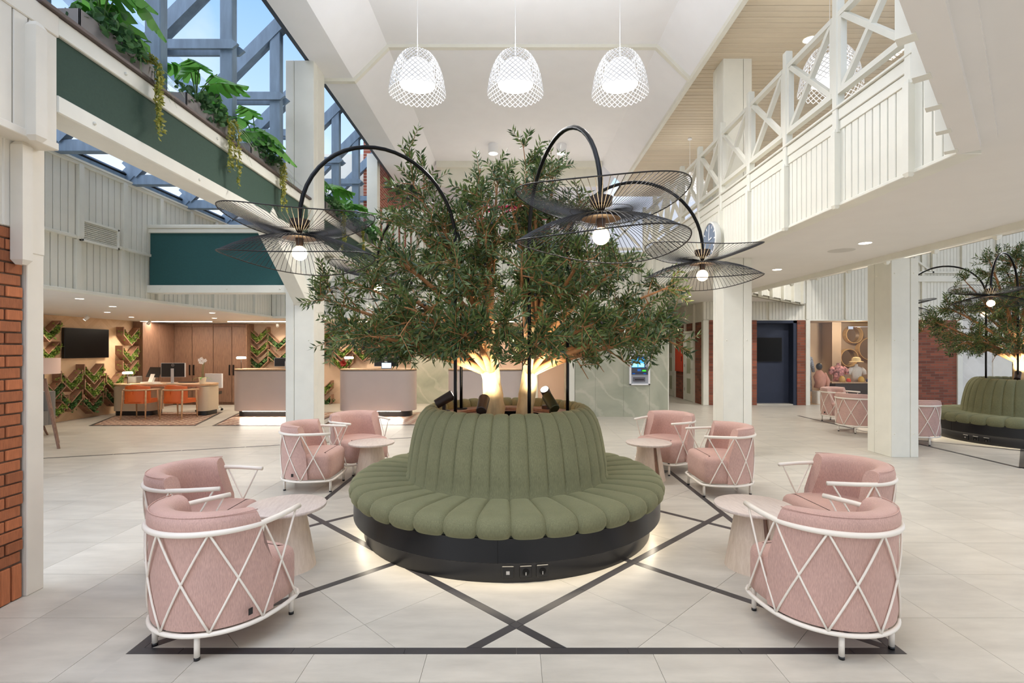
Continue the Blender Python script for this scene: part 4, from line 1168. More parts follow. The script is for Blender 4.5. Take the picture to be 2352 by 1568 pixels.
M_TABLE = wood_mat('whitewashed_oak', (222, 208, 198), (206, 190, 180), (1.5, 10, 1.5), .4)
M_TABLEB = wood_mat('whitewashed_oak_base', (220, 202, 184), (204, 184, 164), (8, 8, .8), .45)
M_SHELF = wood_mat('walnut_shelf', (150, 116, 96), (122, 92, 76), (2, 8, 2), .4)
M_SOIL = mat('dark_pot_inside', (14, 13, 12), .9)

NSEG = 37
def cushion(prof, bulge, nphi=9, pinch=.007):
    """one channel of upholstery: profile (r,z) swept over one segment angle, puffed in the middle"""
    m = len(prof); half = PI/NSEG; mb = MB(); P = []
    nr = []
    for j in range(m):
        a = prof[max(0, j-1)]; b = prof[min(m-1, j+1)]
        t = Vector((b[0]-a[0], b[1]-a[1])).normalized(); nr.append((t.y, -t.x))
    for i in range(nphi):
        u = -1+2*i/(nphi-1); f = (1-abs(u)**5)*.8+(1-abs(u)**2)*.2
        for j in range(m):
            e = (bulge*f-(pinch if abs(u) > .999 else 0))*(.35 if j < 2 else 1)
            r = prof[j][0]+nr[j][0]*e; z = prof[j][1]+nr[j][1]*e
            a = u*half*.998
            P.append((r*math.cos(a), r*math.sin(a), z))
    F = [(i*m+j, (i+1)*m+j, (i+1)*m+j+1, i*m+j+1) for i in range(nphi-1) for j in range(m-1)]
    mb.add(P, F)
    return mb
seat_prof = [(1.28,.335),(1.345,.335),(1.385,.345),(1.408,.372),(1.412,.405),(1.398,.44),(1.365,.462),(1.31,.472),(1.22,.474),(1.12,.472),(1.02,.468),(.95,.462),(.90,.455)]
back_prof = [(.955,.43),(.922,.50),(.912,.58),(.897,.68),(.880,.78),(.858,.88),(.832,.96),(.800,1.02),(.762,1.062),(.725,1.082),(.69,1.08),(.668,1.055),(.66,1.02),(.66,1.0)]
ME_SEAT = cushion(seat_prof, .018, 13).mesh('seat_cushion', M_VELVET, True)
ME_BACK = cushion(back_prof, .014, 13).mesh('back_cushion', M_VELVET, True)
M_PLEAT = mat('bench_inner_shell', (40, 44, 32), .9)
M_BENCHLED = emat('bench_under_glow', (255, 240, 214), 12.0)
def bench(cx, cy, label, rz=0.0, sock=None):
    t = thing('round_bench', label, 'bench', (cx, cy, 0), rz)
    MB().lathe([(1.24, 0), (1.30, 0), (1.30, .168)], 96).build('plinth', M_BLACKW, t, auto=40)
    MB().lathe([(1.30, .168), (1.385, .168), (1.39, .172), (1.39, .338), (1.30, .338)], 96).build('base_band', M_BLACKW, t, auto=40)
    MB().lathe([(1.315, .1665), (1.345, .1665)], 96).build('under_light', M_BENCHLED, t)
    MB().lathe([(.86, .40), (1.39, .40), (1.39, .345)], 96).build('seat_board', M_PLEAT, t)
    MB().lathe([(.91, .44), (.885, .68), (.845, .88), (.79, 1.0), (.73, 1.06), (.68, 1.04), (.67, 1.0)], 96).build('back_shell', M_PLEAT, t)
    MB().lathe([(.69, 1.015), (.46, 1.015), (.46, .985), (.40, .985)], 72).build('shelf', M_SHELF, t, auto=40)
    MB().lathe([(.455, .99), (.44, .60), (1e-4, .60)], 48).build('planter_well', M_SOIL, t)
    for k in range(NSEG):
        a = 2*PI*(k+.5)/NSEG-PI/2+.03
        inst('seat_cushion', ME_SEAT, t, (0, 0, 0), a); inst('back_cushion', ME_BACK, t, (0, 0, 0), a)
    for a in (-PI/2-.035, PI/2, 0.1, PI): # band joints
        MB().box(-.0015, .0015, -1.392, -1.386, .17, .337).build('band_joint', M_SOIL, t).rotation_euler = (0, 0, a+PI/2)
    for i, a in enumerate(sock or ()):
        p = Vector((1.30*math.cos(a), 1.30*math.sin(a), .078))
        s = bpy.data.objects.new('socket_outlet', MB().cbox(-.042, .042, -.014, .004, -.042, .042, .004).mesh('socket_outlet', M_BLACKW)); COL.objects.link(s)
        s.parent = t; s.location = p; s.rotation_euler = (0, 0, a+PI/2)
        if i == 0:
            MB().box(-.012, .012, -.018, -.013, -.014, .010).build('usb_port', M_CHROME, s)
        else:
            MB().cyl((0, -.0135, 0), (0, -.017, 0), .024, 20).build('socket_face', M_BLACK, s)
            MB().box(-.003, .003, -.019, -.0165, -.022, .0).build('earth_clip', M_CHROME, s)
    return t
BC = (-.06, 4.87)
bench(*BC, 'round olive green velvet bench around the central olive tree', 0, [-PI/2+.015, -PI/2+.11, -PI/2+.20])
BC2 = (9.2, 9.2)
bench(*BC2, 'round olive green velvet bench in the second hall past the cream columns', 0, [R(-172), R(-165), R(-158)])

# ---------------------------------------------------------------- olive trees
M_BARK = mat('pale_olive_bark', (178, 156, 118), .85, var=.3, scale=14, stretch=(1, 1, .35), bump=.9, bscale=34)
M_BRANCH = mat('brown_branch', (150, 104, 62), .7, var=.2, scale=20, bump=.3)
M_OLEAF = leaf_mat('olive_leaf', (28, 54, 25), (102, 120, 64), .36, .22)
M_OLIVE = mat('black_olive', (28, 24, 24), .25)
def bez(a, b, c, n):
    return [a.lerp(b, i/n).lerp(b.lerp(c, i/n), i/n) for i in range(n+1)]
def oleaf(mb, p, d, s, l, w):
    u = s.cross(d); u.normalize()
    m1 = p+d*l*.4; e = p+d*l+u*l*random.uniform(-.12, .12)
    mb.add([p, m1+s*w*.5+u*w*.15, e, m1-s*w*.5+u*w*.15, m1], [(0, 4, 1), (4, 2, 1), (0, 3, 4), (4, 3, 2)])
def twig(lf, st, p, d, L_, n, ol=None):
    d = d.normalized()
    if p.z+d.z*L_ < 1.50: d.z = abs(d.z)*.5+.1; d.normalize()
    if p.z < 1.44: return
    bend = Vector((0, 0, random.uniform(-.35, .12)))
    q = p+d*L_*.5+bend*L_*.1; e = p+d*L_+bend*L_*.5; e.z = max(e.z, random.uniform(1.42, 1.62))
    pts = bez(p, q, e, 4)
    st.tube(pts, [.0035, .003, .0025, .002, .001], 4, caps=False)
    for i in range(n):
        f = .12+.88*i/(n-1); k = min(3, int(f*4)); x = pts[k].lerp(pts[k+1], f*4-k)
        t = (pts[k+1]-pts[k]).normalized()
        ref = t.orthogonal().normalized()
        a = i*PI/2*1.05+random.uniform(-.5, .5)
        side = Matrix.Rotation(a, 3, t) @ ref
        for sg in (1, -1):
            dd = (t*random.uniform(.55, 1.0)+side*sg*random.uniform(.6, 1.0)+Vector((0, 0, random.uniform(-.15, .3)))).normalized()
            s = dd.cross(side.cross(t)+rnd_dir()*.3)
            if s.length < 1e-3: s = dd.orthogonal()
            s.normalize()
            oleaf(lf, x, dd, s, random.uniform(.052, .092), random.uniform(.014, .023))
    if ol is not None and random.random() < .10:
        x = pts[2]+Vector((random.uniform(-.02, .02), random.uniform(-.02, .02), -.03))
        ol.sphere(x, .0115, 8, 6, 1.25)
# tips in plan relative to the trunk foot: (angle deg, radius, height above floor)
def tree(cx, cy, label, tips, seed, dens=1.0, zb=.62):
    random.seed(seed)
    t = thing('olive_tree', label, 'tree', (cx, cy, 0))
    lf, st, ol = MB(), MB(), MB()
    trunks = [[V(.0, .0, zb), V(-.02, .0, 1.0), V(-.045, -.02, 1.3), V(-.08, -.02, 1.55), V(-.07, .02, 1.85)],
              [V(.22, .02, zb), V(.26, .02, 1.0), V(.30, .03, 1.3), V(.33, .02, 1.6), V(.36, .0, 1.9)]]
    rad = [[.115, .100, .085, .088, .05], [.100, .085, .074, .068, .035]]
    for T, rr in zip(trunks, rad):
        pts = []; rs = []
        for i in range(len(T)-1):
            for k in range(5):
                f = k/5; pts.append(T[i].lerp(T[i+1], f)+Vector((random.uniform(-.006, .006), random.uniform(-.006, .006), 0))); rs.append((rr[i]*(1-f)+rr[i+1]*f)*random.uniform(.94, 1.06))
        pts.append(T[-1]); rs.append(rr[-1])
        MB().tube(pts, rs, 16).build('trunk', M_BARK, t, True)
    for (ad, r, z) in tips:
        a = R(ad)
        base = trunks[1] if math.cos(a) > .2 else trunks[0]
        z0 = min(1.80, max(1.38, z-.75)); k = 2 if z0 < 1.55 else 3
        s0 = base[k].lerp(base[k+1], min(1, max(0, (z0-base[k].z)/(base[k+1].z-base[k].z))))
        e = V(r*math.cos(a), r*math.sin(a), z)
        mid = s0.lerp(e, .45)+V(0, 0, .12 if z < 2.3 else .1)+V(random.uniform(-.06, .06), random.uniform(-.06, .06), 0)
        pts = bez(s0, mid, e, 8)
        ll = (e-s0).length
        rs = [.032*(1-i/8)**.8+.006 for i in range(9)]
        MB().tube(pts, rs, 8).build('branch', M_BRANCH, t, True)
        # side branchlets with twigs
        nb = int((4.5+ll*4.2)*dens)
        for b_ in range(nb):
            f = random.uniform(.28, 1.0)**.85; k = min(7, int(f*8)); x = pts[k].lerp(pts[k+1], f*8-k); tg = (pts[k+1]-pts[k]).normalized()
            out = Vector((x.x, x.y, 0)); out = out.normalized() if out.length > .05 else Vector((0, 0, 1))
            d = (tg*.7+rnd_dir(.15)*.9+out*.25).normalized()
            L2 = random.uniform(.16, .34)
            y = x+d*L2
            st.tube([x, x.lerp(y, .5)+V(0, 0, .01), y], [.006, .005, .003], 5, caps=False)
            for _ in range(4):
                ff = random.uniform(.3, 1); p = x.lerp(y, ff)
                twig(lf, st, p, (d*.6+rnd_dir(.05)).normalized(), random.uniform(.13, .27), random.randint(7, 11), ol)
        for _ in range(5):
            twig(lf, st, pts[-1], (tg*.8+rnd_dir(.1)*.8).normalized(), random.uniform(.16, .28), 10, ol)
    o = st.build('twigs', M_BRANCH, t); o['kind'] = 'stuff'
    o = lf.build('foliage', M_OLEAF, t); o['kind'] = 'stuff'
    if ol.v:
        o = ol.build('olives', M_OLIVE, t, True); o['kind'] = 'stuff'
    random.seed(5)
    return t
TIPS = [  # low spreading skirt
 (182, 1.62, 2.08), (200, 1.35, 1.78), (170, 1.50, 1.72), (222, 1.30, 1.72), (240, 1.15, 1.91), (258, 1.00, 1.72), (275, 1.05, 1.84), (292, 1.05, 1.72),
 (310, 1.20, 1.81), (328, 1.30, 1.72), (345, 1.45, 1.86), (2, 1.62, 1.72), (5, 1.65, 2.21), (25, 1.45, 1.81), (48, 1.25, 1.72), (75, 1.15, 1.76), (105, 1.20, 1.76), (130, 1.25, 1.81), (150, 1.45, 1.96),
 # middle
 (175, 1.25, 2.35), (195, 1.15, 2.15), (215, 1.05, 2.40), (250, .85, 2.30), (285, .85, 2.25), (315, 1.0, 2.35), (345, 1.15, 2.35), (15, 1.1, 2.45), (50, .95, 2.4), (95, .9, 2.4), (140, 1.0, 2.45),
 # top
 (168, .90, 2.85), (195, .78, 3.12), (205, .55, 2.75), (250, .40, 2.85), (230, .28, 3.02), (290, .40, 2.90), (320, .45, 3.10), (355, .70, 2.85), (10, .55, 3.28), (340, .30, 3.30), (60, .40, 3.15), (120, .45, 3.05), (90, .1, 3.22), (30, .85, 2.70), (0, .35, 2.95),
]
tree(-.16, 4.90, 'lush olive tree with two lit trunks rising from the central round bench', TIPS, 21, 1.0)
T2 = [(a, r*.95, z) for i, (a, r, z) in enumerate(TIPS) if i % 3 != 2]
tree(9.05, 9.2, 'olive tree rising from the round bench in the second hall', T2, 33, 1.0)

# ---------------------------------------------------------------- arc lamps with double wire shades
M_WIRE = mat('black_wire', (26, 24, 23), .45, metal=.4)
M_WIREG = mat('bronze_wire', (96, 78, 62), .4, metal=.5)
M_BULB = emat('opal_bulb', (255, 216, 160), 22.0)
def shade_mesh(up, phase):
    """wire shade: radial wires from the waist to an undulating rim"""
    w, rim = MB(), []
    RR = .525; N = 84
    def rimpt(a):
        und = .045*math.cos(2*a+phase)
        return (RR*math.cos(a), RR*math.sin(a), (.115+und) if up else (-.175+und*.8))
    for k in range(N):
        a = 2*PI*k/N; x, y, z = rimpt(a)
        pts = []
        for i in range(6):
            f = i/5
            r = .045+(RR-.045)*f
            zz = z*f**1.25 if up else z*f**2.0+.0*f
            pts.append((r*math.cos(a), r*math.sin(a), zz))
        w.tube(pts, .0021, 3, caps=False)
    rim = MB().tube([rimpt(2*PI*k/72) for k in range(72)], .0042, 5, closed=True)
    mid = MB().tube([(.19*math.cos(2*PI*k/36), .19*math.sin(2*PI*k/36), (rimpt(2*PI*k/36)[2]*(.3**1.25 if up else .09))) for k in range(36)], .0018, 4, closed=True)
    return w.mesh('wires', M_WIRE), rim.mesh('rim', M_WIRE, True), mid.mesh('ring', M_WIRE, True)
SH = [(shade_mesh(True, p), shade_mesh(False, p+.5)) for p in (0.0, -.7, .6)]
def arc_lamp(foot, head, label, group, var=0, zfoot=1.015, zneck=2.56, zapex=None, e=7):
    foot = Vector((*foot, 0)); head = Vector((*head, 0)); d = head-foot; span = d.length; d.normalize()
    t = thing('arc_lamp', label, 'lamp', (foot.x, foot.y, zfoot), 0, group)
    h0 = zneck-zfoot
    rise = span/2 if zapex is None else zapex-zneck
    pts = [V(0, 0, .012)]+[V(0, 0, h0*i/6) for i in range(1, 7)]
    for i in range(1, 25):
        a = PI*i/24
        pts.append(d*(span/2*(1-math.cos(a)))+V(0, 0, h0+rise*math.sin(a)))
    pts.append(d*span+V(0, 0, h0-.04))
    MB().tube(pts, .0155, 10).build('arched_pole', M_BLACK, t, True)
    MB().lathe([(1e-4, .012), (.06, .012), (.062, .006), (.062, 0), (1e-4, 0)], 24).build('base_plate', M_BLACK, t, auto=30)
    hp = d*span+V(0, 0, h0)
    MB().lathe([(1e-4, -.01), (.072, -.012), (.066, -.06), (.03, -.072), (.012, -.11), (1e-4, -.11)], 24, hp).build('cap', M_BROWNM, t, auto=35)
    waist = hp+V(0, 0, -.125)
    (uw, ur, um), (lw, lr, lm) = SH[var]
    us = inst('upper_shade', ur, t, waist); inst('wires', uw, us); inst('ring', um, us)
    ls = inst('lower_shade', lr, t, waist); inst('wires', lw, ls); inst('ring', lm, ls)
    MB().lathe([(1e-4, .0), (.115, -.012), (.118, -.02), (.03, -.02), (.022, -.075), (1e-4, -.075)], 24, waist).build('bulb_holder', M_BROWNM, t, auto=35)
    MB().sphere(waist+V(0, 0, -.125), .052, 20, 12).build('bulb', M_BULB, t, True)
    light('POINT', foot+waist+V(0, 0, zfoot-.125-.06), e, (1, .76, .48), .05)
    return t
GL = 'arc lamps around the central tree'
ang = [-142.5, -70.5, 1.5, 73.5, 145.5]
feet = [(BC[0]+.57*math.cos(R(a)), BC[1]+.57*math.sin(R(a))) for a in ang]
heads = [(-1.545, 3.72), (.535, 3.16), (1.775, 4.85), (BC[0]+1.83*math.cos(R(73.5)), BC[1]+1.83*math.sin(R(73.5))), (-1.565, 5.90)]
labs = ['black arc lamp with wire shades hanging in front of the green planter beam', 'black arc lamp with wire shades curving highest over the front of the bench',
        'black arc lamp with wire shades hanging before the gallery clock', 'black arc lamp with wire shades hidden behind the olive crown', 'black arc lamp with wire shades hanging below the picket railing, half in leaves']
for i in range(5): arc_lamp(feet[i], heads[i], labs[i], GL, [1, 2, 0, 0, 1][i])
ang2 = [-149, 67, 139]
labs = ['black arc lamp with glowing bulb in front of the second olive tree', 'black arc lamp with wire shades behind the second olive tree', 'black arc lamp with wire shades partly hidden by the freestanding column']
for a, lb in zip(ang2, labs):
    r_ = 1.80
    arc_lamp((BC2[0]+.57*math.cos(R(a)), BC2[1]+.57*math.sin(R(a))), (BC2[0]+r_*math.cos(R(a)), BC2[1]+r_*math.sin(R(a))), lb, 'arc lamps around the second tree', 0, zneck=2.60)

# ---------------------------------------------------------------- spotlights on the shelf
def floodlight(p, tgt, label, group, e=12, m=None):
    t = thing('tree_spotlight', label, 'spotlight', (*p, 1.015), 0, group)
    P0 = Vector((*p, 1.015)); c = V(0, 0, .135); d = (Vector(tgt)-(P0+c)).normalized(); m = m or M_BROWNM
    MB().lathe([(1e-4, 0), (.058, 0), (.058, .034), (.05, .038), (1e-4, .038)], 24).build('base', m, t, auto=35)
    MB().cbox(-.016, .016, -.008, .008, .036, .10, .003).build('bracket', m, t)
    MB().cyl((0, -.022, .10), (0, .022, .10), .012, 10).build('pivot', m, t, True)
    MB().tube([c-d*.085, c-d*.08, c+d*.085, c+d*.09], [.040, .044, .047, .047], 24).build('head', m, t, auto=35)
    MB().cyl(c+d*.0895, c+d*.0915, .040, 20).build('lens', M_DOWN, t)
    light('SPOT', P0+c+d*.10, e*1.4, (1, .87, .64), .02, (tgt[0], tgt[1], tgt[2]+.15), 100, .8)
M_OLIVEM = mat('olive_metal', (52, 54, 30), .4, metal=.5)
GF = 'tree spotlights on the bench shelf'
tx, ty = -.16, 4.9
floodlight((BC[0]-.585, BC[1]-.10), (tx-.02, ty, 1.42), 'bronze spotlight beside the lamp pole, tilted towards the trunk', GF, 24)
floodlight((BC[0]-.20, BC[1]-.55), (tx-.04, ty, 1.50), 'bronze spotlight upright in front of the thicker trunk', GF, 40)
floodlight((BC[0]+.385, BC[1]-.38), (tx+.30, ty, 1.45), 'dark olive spotlight turned away beside the right pole', GF, 34, M_OLIVEM)
floodlight((BC[0]+.40, BC[1]+.34), (tx+.30, ty, 1.55), 'bronze spotlight with its lit lens facing the trunks', GF, 34)
floodlight((BC[0]-.16, BC[1]+.52), (tx, ty, 1.6), 'bronze spotlight behind the thicker trunk', GF, 34)
for (a, lb) in ((-150, 'bronze spotlight on the second bench shelf facing the hall'), (-100, 'bronze spotlight on the second bench shelf beside the trunk')):
    floodlight((BC2[0]+.55*math.cos(R(a)), BC2[1]+.55*math.sin(R(a))), (9.05, 9.2, 1.5), lb, 'tree spotlights on the second bench', 34)

# ---------------------------------------------------------------- blush lounge chairs (local +x is forward)
def outline(n=64, off=0.0):
    """plan of the chair body: round back, straight tapering sides, soft front corners"""
    P = []
    rx, ry = .335, .345
    for k in range(33):
        a = -PI/2+PI*k/32; P.append((-rx*math.cos(a), ry*math.sin(a)))
    side = [(.06, .343), (.12, .337), (.18, .327), (.235, .312), (.268, .295), (.288, .27), (.297, .23), (.300, .15), (.301, .05)]
    P += side+[(x, -y) for x, y in side[::-1]]
    Q = []
    m = len(P)
    for i in range(m):
        a = Vector(P[i-1]); b = Vector(P[(i+1) % m]); t = (b-a).normalized()
        Q.append((P[i][0]+t.y*off*-1 if False else P[i][0]-(-t.y)*off*-1*-1, P[i][1]+(-t.x)*off*-1*-1))
    return P, Q
def offs(P, off):
    m = len(P); Q = []
    ar = sum(P[i][0]*P[(i+1) % m][1]-P[(i+1) % m][0]*P[i][1] for i in range(m))
    sg = 1 if ar > 0 else -1
    for i in range(m):
        a = Vector(P[i-1]); b = Vector(P[(i+1) % m]); t = (b-a).normalized()
        Q.append((P[i][0]+t.y*off*sg, P[i][1]-t.x*off*sg))
    return Q
CP, _ = outline()
def loft(mb, rings, cap0=True, cap1=True):
    m = len(rings[0]); P = [p for r_ in rings for p in r_]
    F = [(j*m+i, j*m+(i+1) % m, (j+1)*m+(i+1) % m, (j+1)*m+i) for j in range(len(rings)-1) for i in range(m)]
    if cap0: F.append(tuple(range(m))[::-1])
    if cap1: F.append(tuple(range((len(rings)-1)*m, len(rings)*m)))
    mb.add(P, F); return mb
def make_chair_meshes():
    D = {}
    P = CP if sum(CP[i][0]*CP[(i+1) % len(CP)][1]-CP[(i+1) % len(CP)][0]*CP[i][1] for i in range(len(CP))) > 0 else CP[::-1]
    # seat body
    rings = []
    for off, z in ((-.03, .155), (-.012, .165), (-.008, .25), (-.008, .375), (-.016, .405), (-.035, .425), (-.065, .436), (-.10, .440)):
        q = offs(P, off); rings.append([(x, y, z) for x, y in q])
    mb = loft(MB(), rings, True, True)
    D['seat'] = mb.mesh('seat', M_PINK, True)
    # back: wrap-around shell, ends slanting back towards the top
    prof = [(.004, .158), (.010, .20), (.012, .45), (.012, .655), (.021, .675), (.024, .71), (.016, .742), (-.004, .757), (-.032, .762), (-.07, .757), (-.098, .741), (-.112, .70), (-.112, .62), (-.10, .52), (-.092, .44), (-.09, .40)]
    nA = 37; mb = MB(); Pv = []
    def plan(s, off):
        """s in [-1,1] along the back: ellipse, continuing along the sides"""
        a = s*PI/2
        rx, ry = .335+off, .345+off
        if abs(a) <= PI/2: return (-rx*math.cos(a), ry*math.sin(a))
        ex = (abs(a)-PI/2)*.345
        return (ex, math.copysign(ry-.02*ex, a))
    for i in range(nA):
        u = -1+2*i/(nA-1)
        for (off, z) in prof:
            f = max(0, min(1, (z-.40)/.34))
            lim = 1.10-.20*f
            Pv.append((*plan(u*lim, off), z-.012*abs(u)**3*(1 if z > .6 else 0)))
    q = len(prof)
    F = [(i*q+j, i*q+j+1, (i+1)*q+j+1, (i+1)*q+j) for i in range(nA-1) for j in range(q-1)]
    F += [tuple(range(q))[::-1], tuple(range((nA-1)*q, nA*q))]
    mb.add(Pv, F); D['backrest'] = mb.mesh('backrest', M_PINK, True)
    smooth_by_angle(D['backrest'], 50)
    # piping seam on the back crest
    pts = [(*plan((-1+2*i/40)*.90, .013), .748) for i in range(41)]
    D['seam'] = MB().tube(pts, .003, 5).mesh('seam', M_PINK, True)
    # base ring
    D['base_ring'] = MB().tube([(x, y, .140) for x, y in offs(P, .010)], .0125, 8, closed=True).mesh('base_ring', M_TUBE, True)
    # arm rail: open loop
    rail = [(.290, -.300), (.20, -.322), (.10, -.345)]
    for k in range(1, 32):
        a = -PI/2+PI*k/32; rail.append((-(.335+.030)*math.cos(a), (.345+.014)*math.sin(a)))
    rail += [(.10, .345), (.20, .322), (.290, .300)]
    R3 = [V(x, y, .665) for x, y in rail]
    D['arm_rail'] = MB().tube(R3, .0155, 10).mesh('arm_rail', M_TUBE, True)
    # crossing lattice bars following the body
    def along(path, f):
        ls = [0]
        for i in range(len(path)-1): ls.append(ls[-1]+(path[i+1]-path[i]).length)
        s = f*ls[-1]
        for i in range(len(path)-1):
            if s <= ls[i+1]+1e-9: return path[i].lerp(path[i+1], (s-ls[i])/(ls[i+1]-ls[i]))
        return path[-1]
    low = [(.275, -.318), (.20, -.333), (.10, -.350)]
    for k in range(1, 32):
        a = -PI/2+PI*k/32; low.append((-(.335+.014)*math.cos(a), (.345+.014)*math.sin(a)))
    low += [(.10, .350), (.20, .333), (.275, .318)]
    LW = [V(x, y, .148) for x, y in low]
    N = 7; bars = []
    for i in range(N):
        for j in (i-1, i+1):
            if 0 <= j < N:
                f0, f1 = (i+.06)/(N-.88) if False else .02+.96*i/(N-1), .02+.96*j/(N-1)
                pts = []
                for k in range(9):
                    u = k/8; f = f0+(f1-f0)*u
                    a = along(R3, f); b_ = along(LW, f); p = a.lerp(b_, u)
                    pts.append(p)
                bars.append(MB().tube(pts, .0062, 6).mesh('lattice_bar', M_TUBE, True))
    D['bars'] = bars
    D['leg'] = MB().tube([(0, 0, .138), (0, 0, .016)], .0145, 10).mesh('leg', M_TUBE, True)
    D['foot'] = MB().tube([(0, 0, .016), (0, 0, 0)], .0152, 10).mesh('foot', M_BLACKW, True)
    D['tag'] = MB().box(-.12, -.095, -.366, -.363, .20, .235).mesh('fabric_tag', M_BLACKW)
    return D
CHM = make_chair_meshes()
def lounge_chair(x, y, deg, label, group='blush lounge chairs around the central bench'):
    t = thing('lounge_chair', label, 'chair', (x, y, 0), R(deg), group)
    for nm in ('seat', 'backrest', 'base_ring', 'arm_rail'): inst(nm, CHM[nm], t)
    inst('seam', CHM['seam'], t); inst('fabric_tag', CHM['tag'], t)
    for b in CHM['bars']: inst('lattice_bar', b, t)
    for (lx, ly) in ((-.27, .17), (-.27, -.17), (.275, .25), (.275, -.25)):
        l = inst('leg', CHM['leg'], t, (lx, ly, 0)); inst('foot', CHM['foot'], l)
    return t
lounge_chair(-1.70, 3.00, 66.8, 'blush lounge chair with its lattice back to the brick wall corner, nearest the inlaid corner')
lounge_chair(-2.30, 3.82, 0.5, 'blush lounge chair facing the bench across the table by the white brick-wall post')
lounge_chair(1.805, 3.00, 105.5, 'blush lounge chair showing its lattice back on the blue-tinged inlay corner')
lounge_chair(2.50, 3.98, 183, 'blush lounge chair facing the bench beneath the gallery, beside the slotted table')
lounge_chair(-2.36, 6.08, 2, 'blush lounge chair in front of the tall cream column')
lounge_chair(-2.10, 6.95, -40, 'blush lounge chair facing forward beside the column and the reception counters')
lounge_chair(2.36, 5.90, 180, 'blush lounge chair in front of the cream column under the gallery')
lounge_chair(2.06, 6.95, 216, 'blush lounge chair facing forward before the onyx wall with the cash machine')
G2 = 'blush lounge chairs by the second bench'
lounge_chair(7.25, 11.5, -60, 'blush lounge chair seen from its open side before the shop window', G2)
lounge_chair(6.72, 10.1, 20, 'blush lounge chair with its back towards us behind the freestanding column', G2)
lounge_chair(6.95, 8.95, 60, 'blush lounge chair tucked between the freestanding column and the second bench', G2)

# ---------------------------------------------------------------- side tables
def side_table(x, y, deg, label, group='pale oak side tables'):
    t = thing('side_table', label, 'table', (x, y, 0), R(deg), group)
    MB().lathe([(1e-4, .438), (.272, .438), (.278, .444), (.280, .452), (.278, .460), (.274, .462), (1e-4, .462)], 64).build('table_top', M_TABLE, t, auto=35)
    g0 = .16
    MB().lathe([(.205, 0), (.128, .437), (.112, .437), (.190, 0), (.205, 0)], 56, (0, 0, 0), g0, 2*PI-g0).build('cone_base', M_TABLEB, t, auto=35)
    for s in (1, -1):
        a = g0*s
        P = [(.205*math.cos(a), .205*math.sin(a), 0), (.128*math.cos(a), .128*math.sin(a), .437), (.112*math.cos(a), .112*math.sin(a), .437), (.190*math.cos(a), .190*math.sin(a), 0)]
        MB().add(P, [(0, 1, 2, 3)]) if False else None
        m_ = MB(); m_.add(P, [(0, 1, 2, 3)]); m_.build('slot_edge', M_TABLEB, t)
    MB().lathe([(1e-4, .003), (.185, .003)], 32).build('floor_plate', M_SHELF, t)
    MB().lathe([(.188, .004), (.111, .434)], 40).build('inner_lining', M_SHELF, t)
side_table(-1.69, 3.84, 100, 'round pale oak side table near the brick wall, arm rail in front of it')
side_table(1.79, 3.84, -80, 'round pale oak side table with a dark slot in its cone base')
side_table(-1.77, 6.42, 100, 'round pale oak side table by the chairs at the tall column')
side_table(1.68, 6.42, -70, 'round pale oak side table by the chairs facing the cash machine wall')
# ================================================================== PENDANTS, CEILING LIGHTS, PLANTERS, RECEPTION ITEMS, SHOP
def text_mesh(s, size, m, align='CENTER', ext=.001):
    c = bpy.data.curves.new('lettering', 'FONT'); c.body = s; c.size = size; c.align_x = align; c.align_y = 'CENTER'; c.extrude = ext
    o = bpy.data.objects.new('lettering', c); COL.objects.link(o)
    dg = bpy.context.evaluated_depsgraph_get()
    me = bpy.data.meshes.new_from_object(o.evaluated_get(dg)); me.materials.clear(); me.materials.append(m)
    bpy.data.objects.remove(o); bpy.data.curves.remove(c)
    return me

# ---------------------------------------------------------------- lattice pendants
M_PEND = mat('white_pendant_plastic', (240, 240, 242), .45)
M_PGLOW = emat('pendant_diffuser', (255, 252, 246), 1.05)
M_PGLOW2 = emat('pendant_lamp', (255, 252, 246), 3.0)
def lattice_mesh():
    mb = MB(); rows, cols = 15, 30; Hh = .47
    def node(i, j):
        z = Hh*(1-i/rows)
        r = .335*math.sqrt(max(.0, 1-(z/.56)**2.0))*(1+.03*max(0, (i-12)/3))
        a = 2*PI*(j+(.5 if i % 2 else 0))/cols
        return (r*math.cos(a), r*math.sin(a), z)
    P = [node(i, j) for i in range(rows+1) for j in range(cols)]
    def id_(i, j): return i*cols+(j % cols)
    # every lattice rib as a thin flat strip
    for i in range(rows):
        for j in range(cols):
            k = id_(i, j)
            for dj in ((0, 1) if i % 2 else (-1, 0)):
                a = Vector(P[k]); b = Vector(P[id_(i+1, j+dj)])
                rad = Vector((a.x+b.x, a.y+b.y, (a.z+b.z)*.3)).normalized()
                d = (b-a).normalized(); s = rad.cross(d).normalized()
                mb.obox((a+b)/2, (b-a)/2, s*.0042, rad*.0025)
    return mb.mesh('lattice_shade', M_PEND)
ME_LAT = lattice_mesh()
ME_CUP = MB().lathe([(.215, .11), (.22, .15), (.20, .26), (.15, .36), (.08, .42), (.02, .44)], 32).mesh('diffuser', M_PGLOW, True)
ME_DISC = MB().lathe([(1e-4, .112), (.205, .108), (.215, .112)], 32).mesh('light_disc', M_PGLOW2)
def pendant(x, y, z, ztop, label, group, e=0):
    t = thing('pendant_lamp', label, 'lamp', (x, y, z), 0, group)
    inst('lattice_shade', ME_LAT, t); inst('diffuser', ME_CUP, t); inst('light_disc', ME_DISC, t)
    MB().cyl((0, 0, .43), (0, 0, ztop-z), .0035, 6).build('cable', M_PEND, t)
    MB().cyl((0, 0, ztop-z-.03), (0, 0, ztop-z), .04, 16).build('ceiling_cup', M_PEND, t, True)
    if e:
        light('POINT', (x, y, z+.52), e*.16, (.95, .97, 1), .12)
        light('SPOT', (x, y, z-.02), e, (1, .97, .95), .22, (x, y, 0), 165, .6)
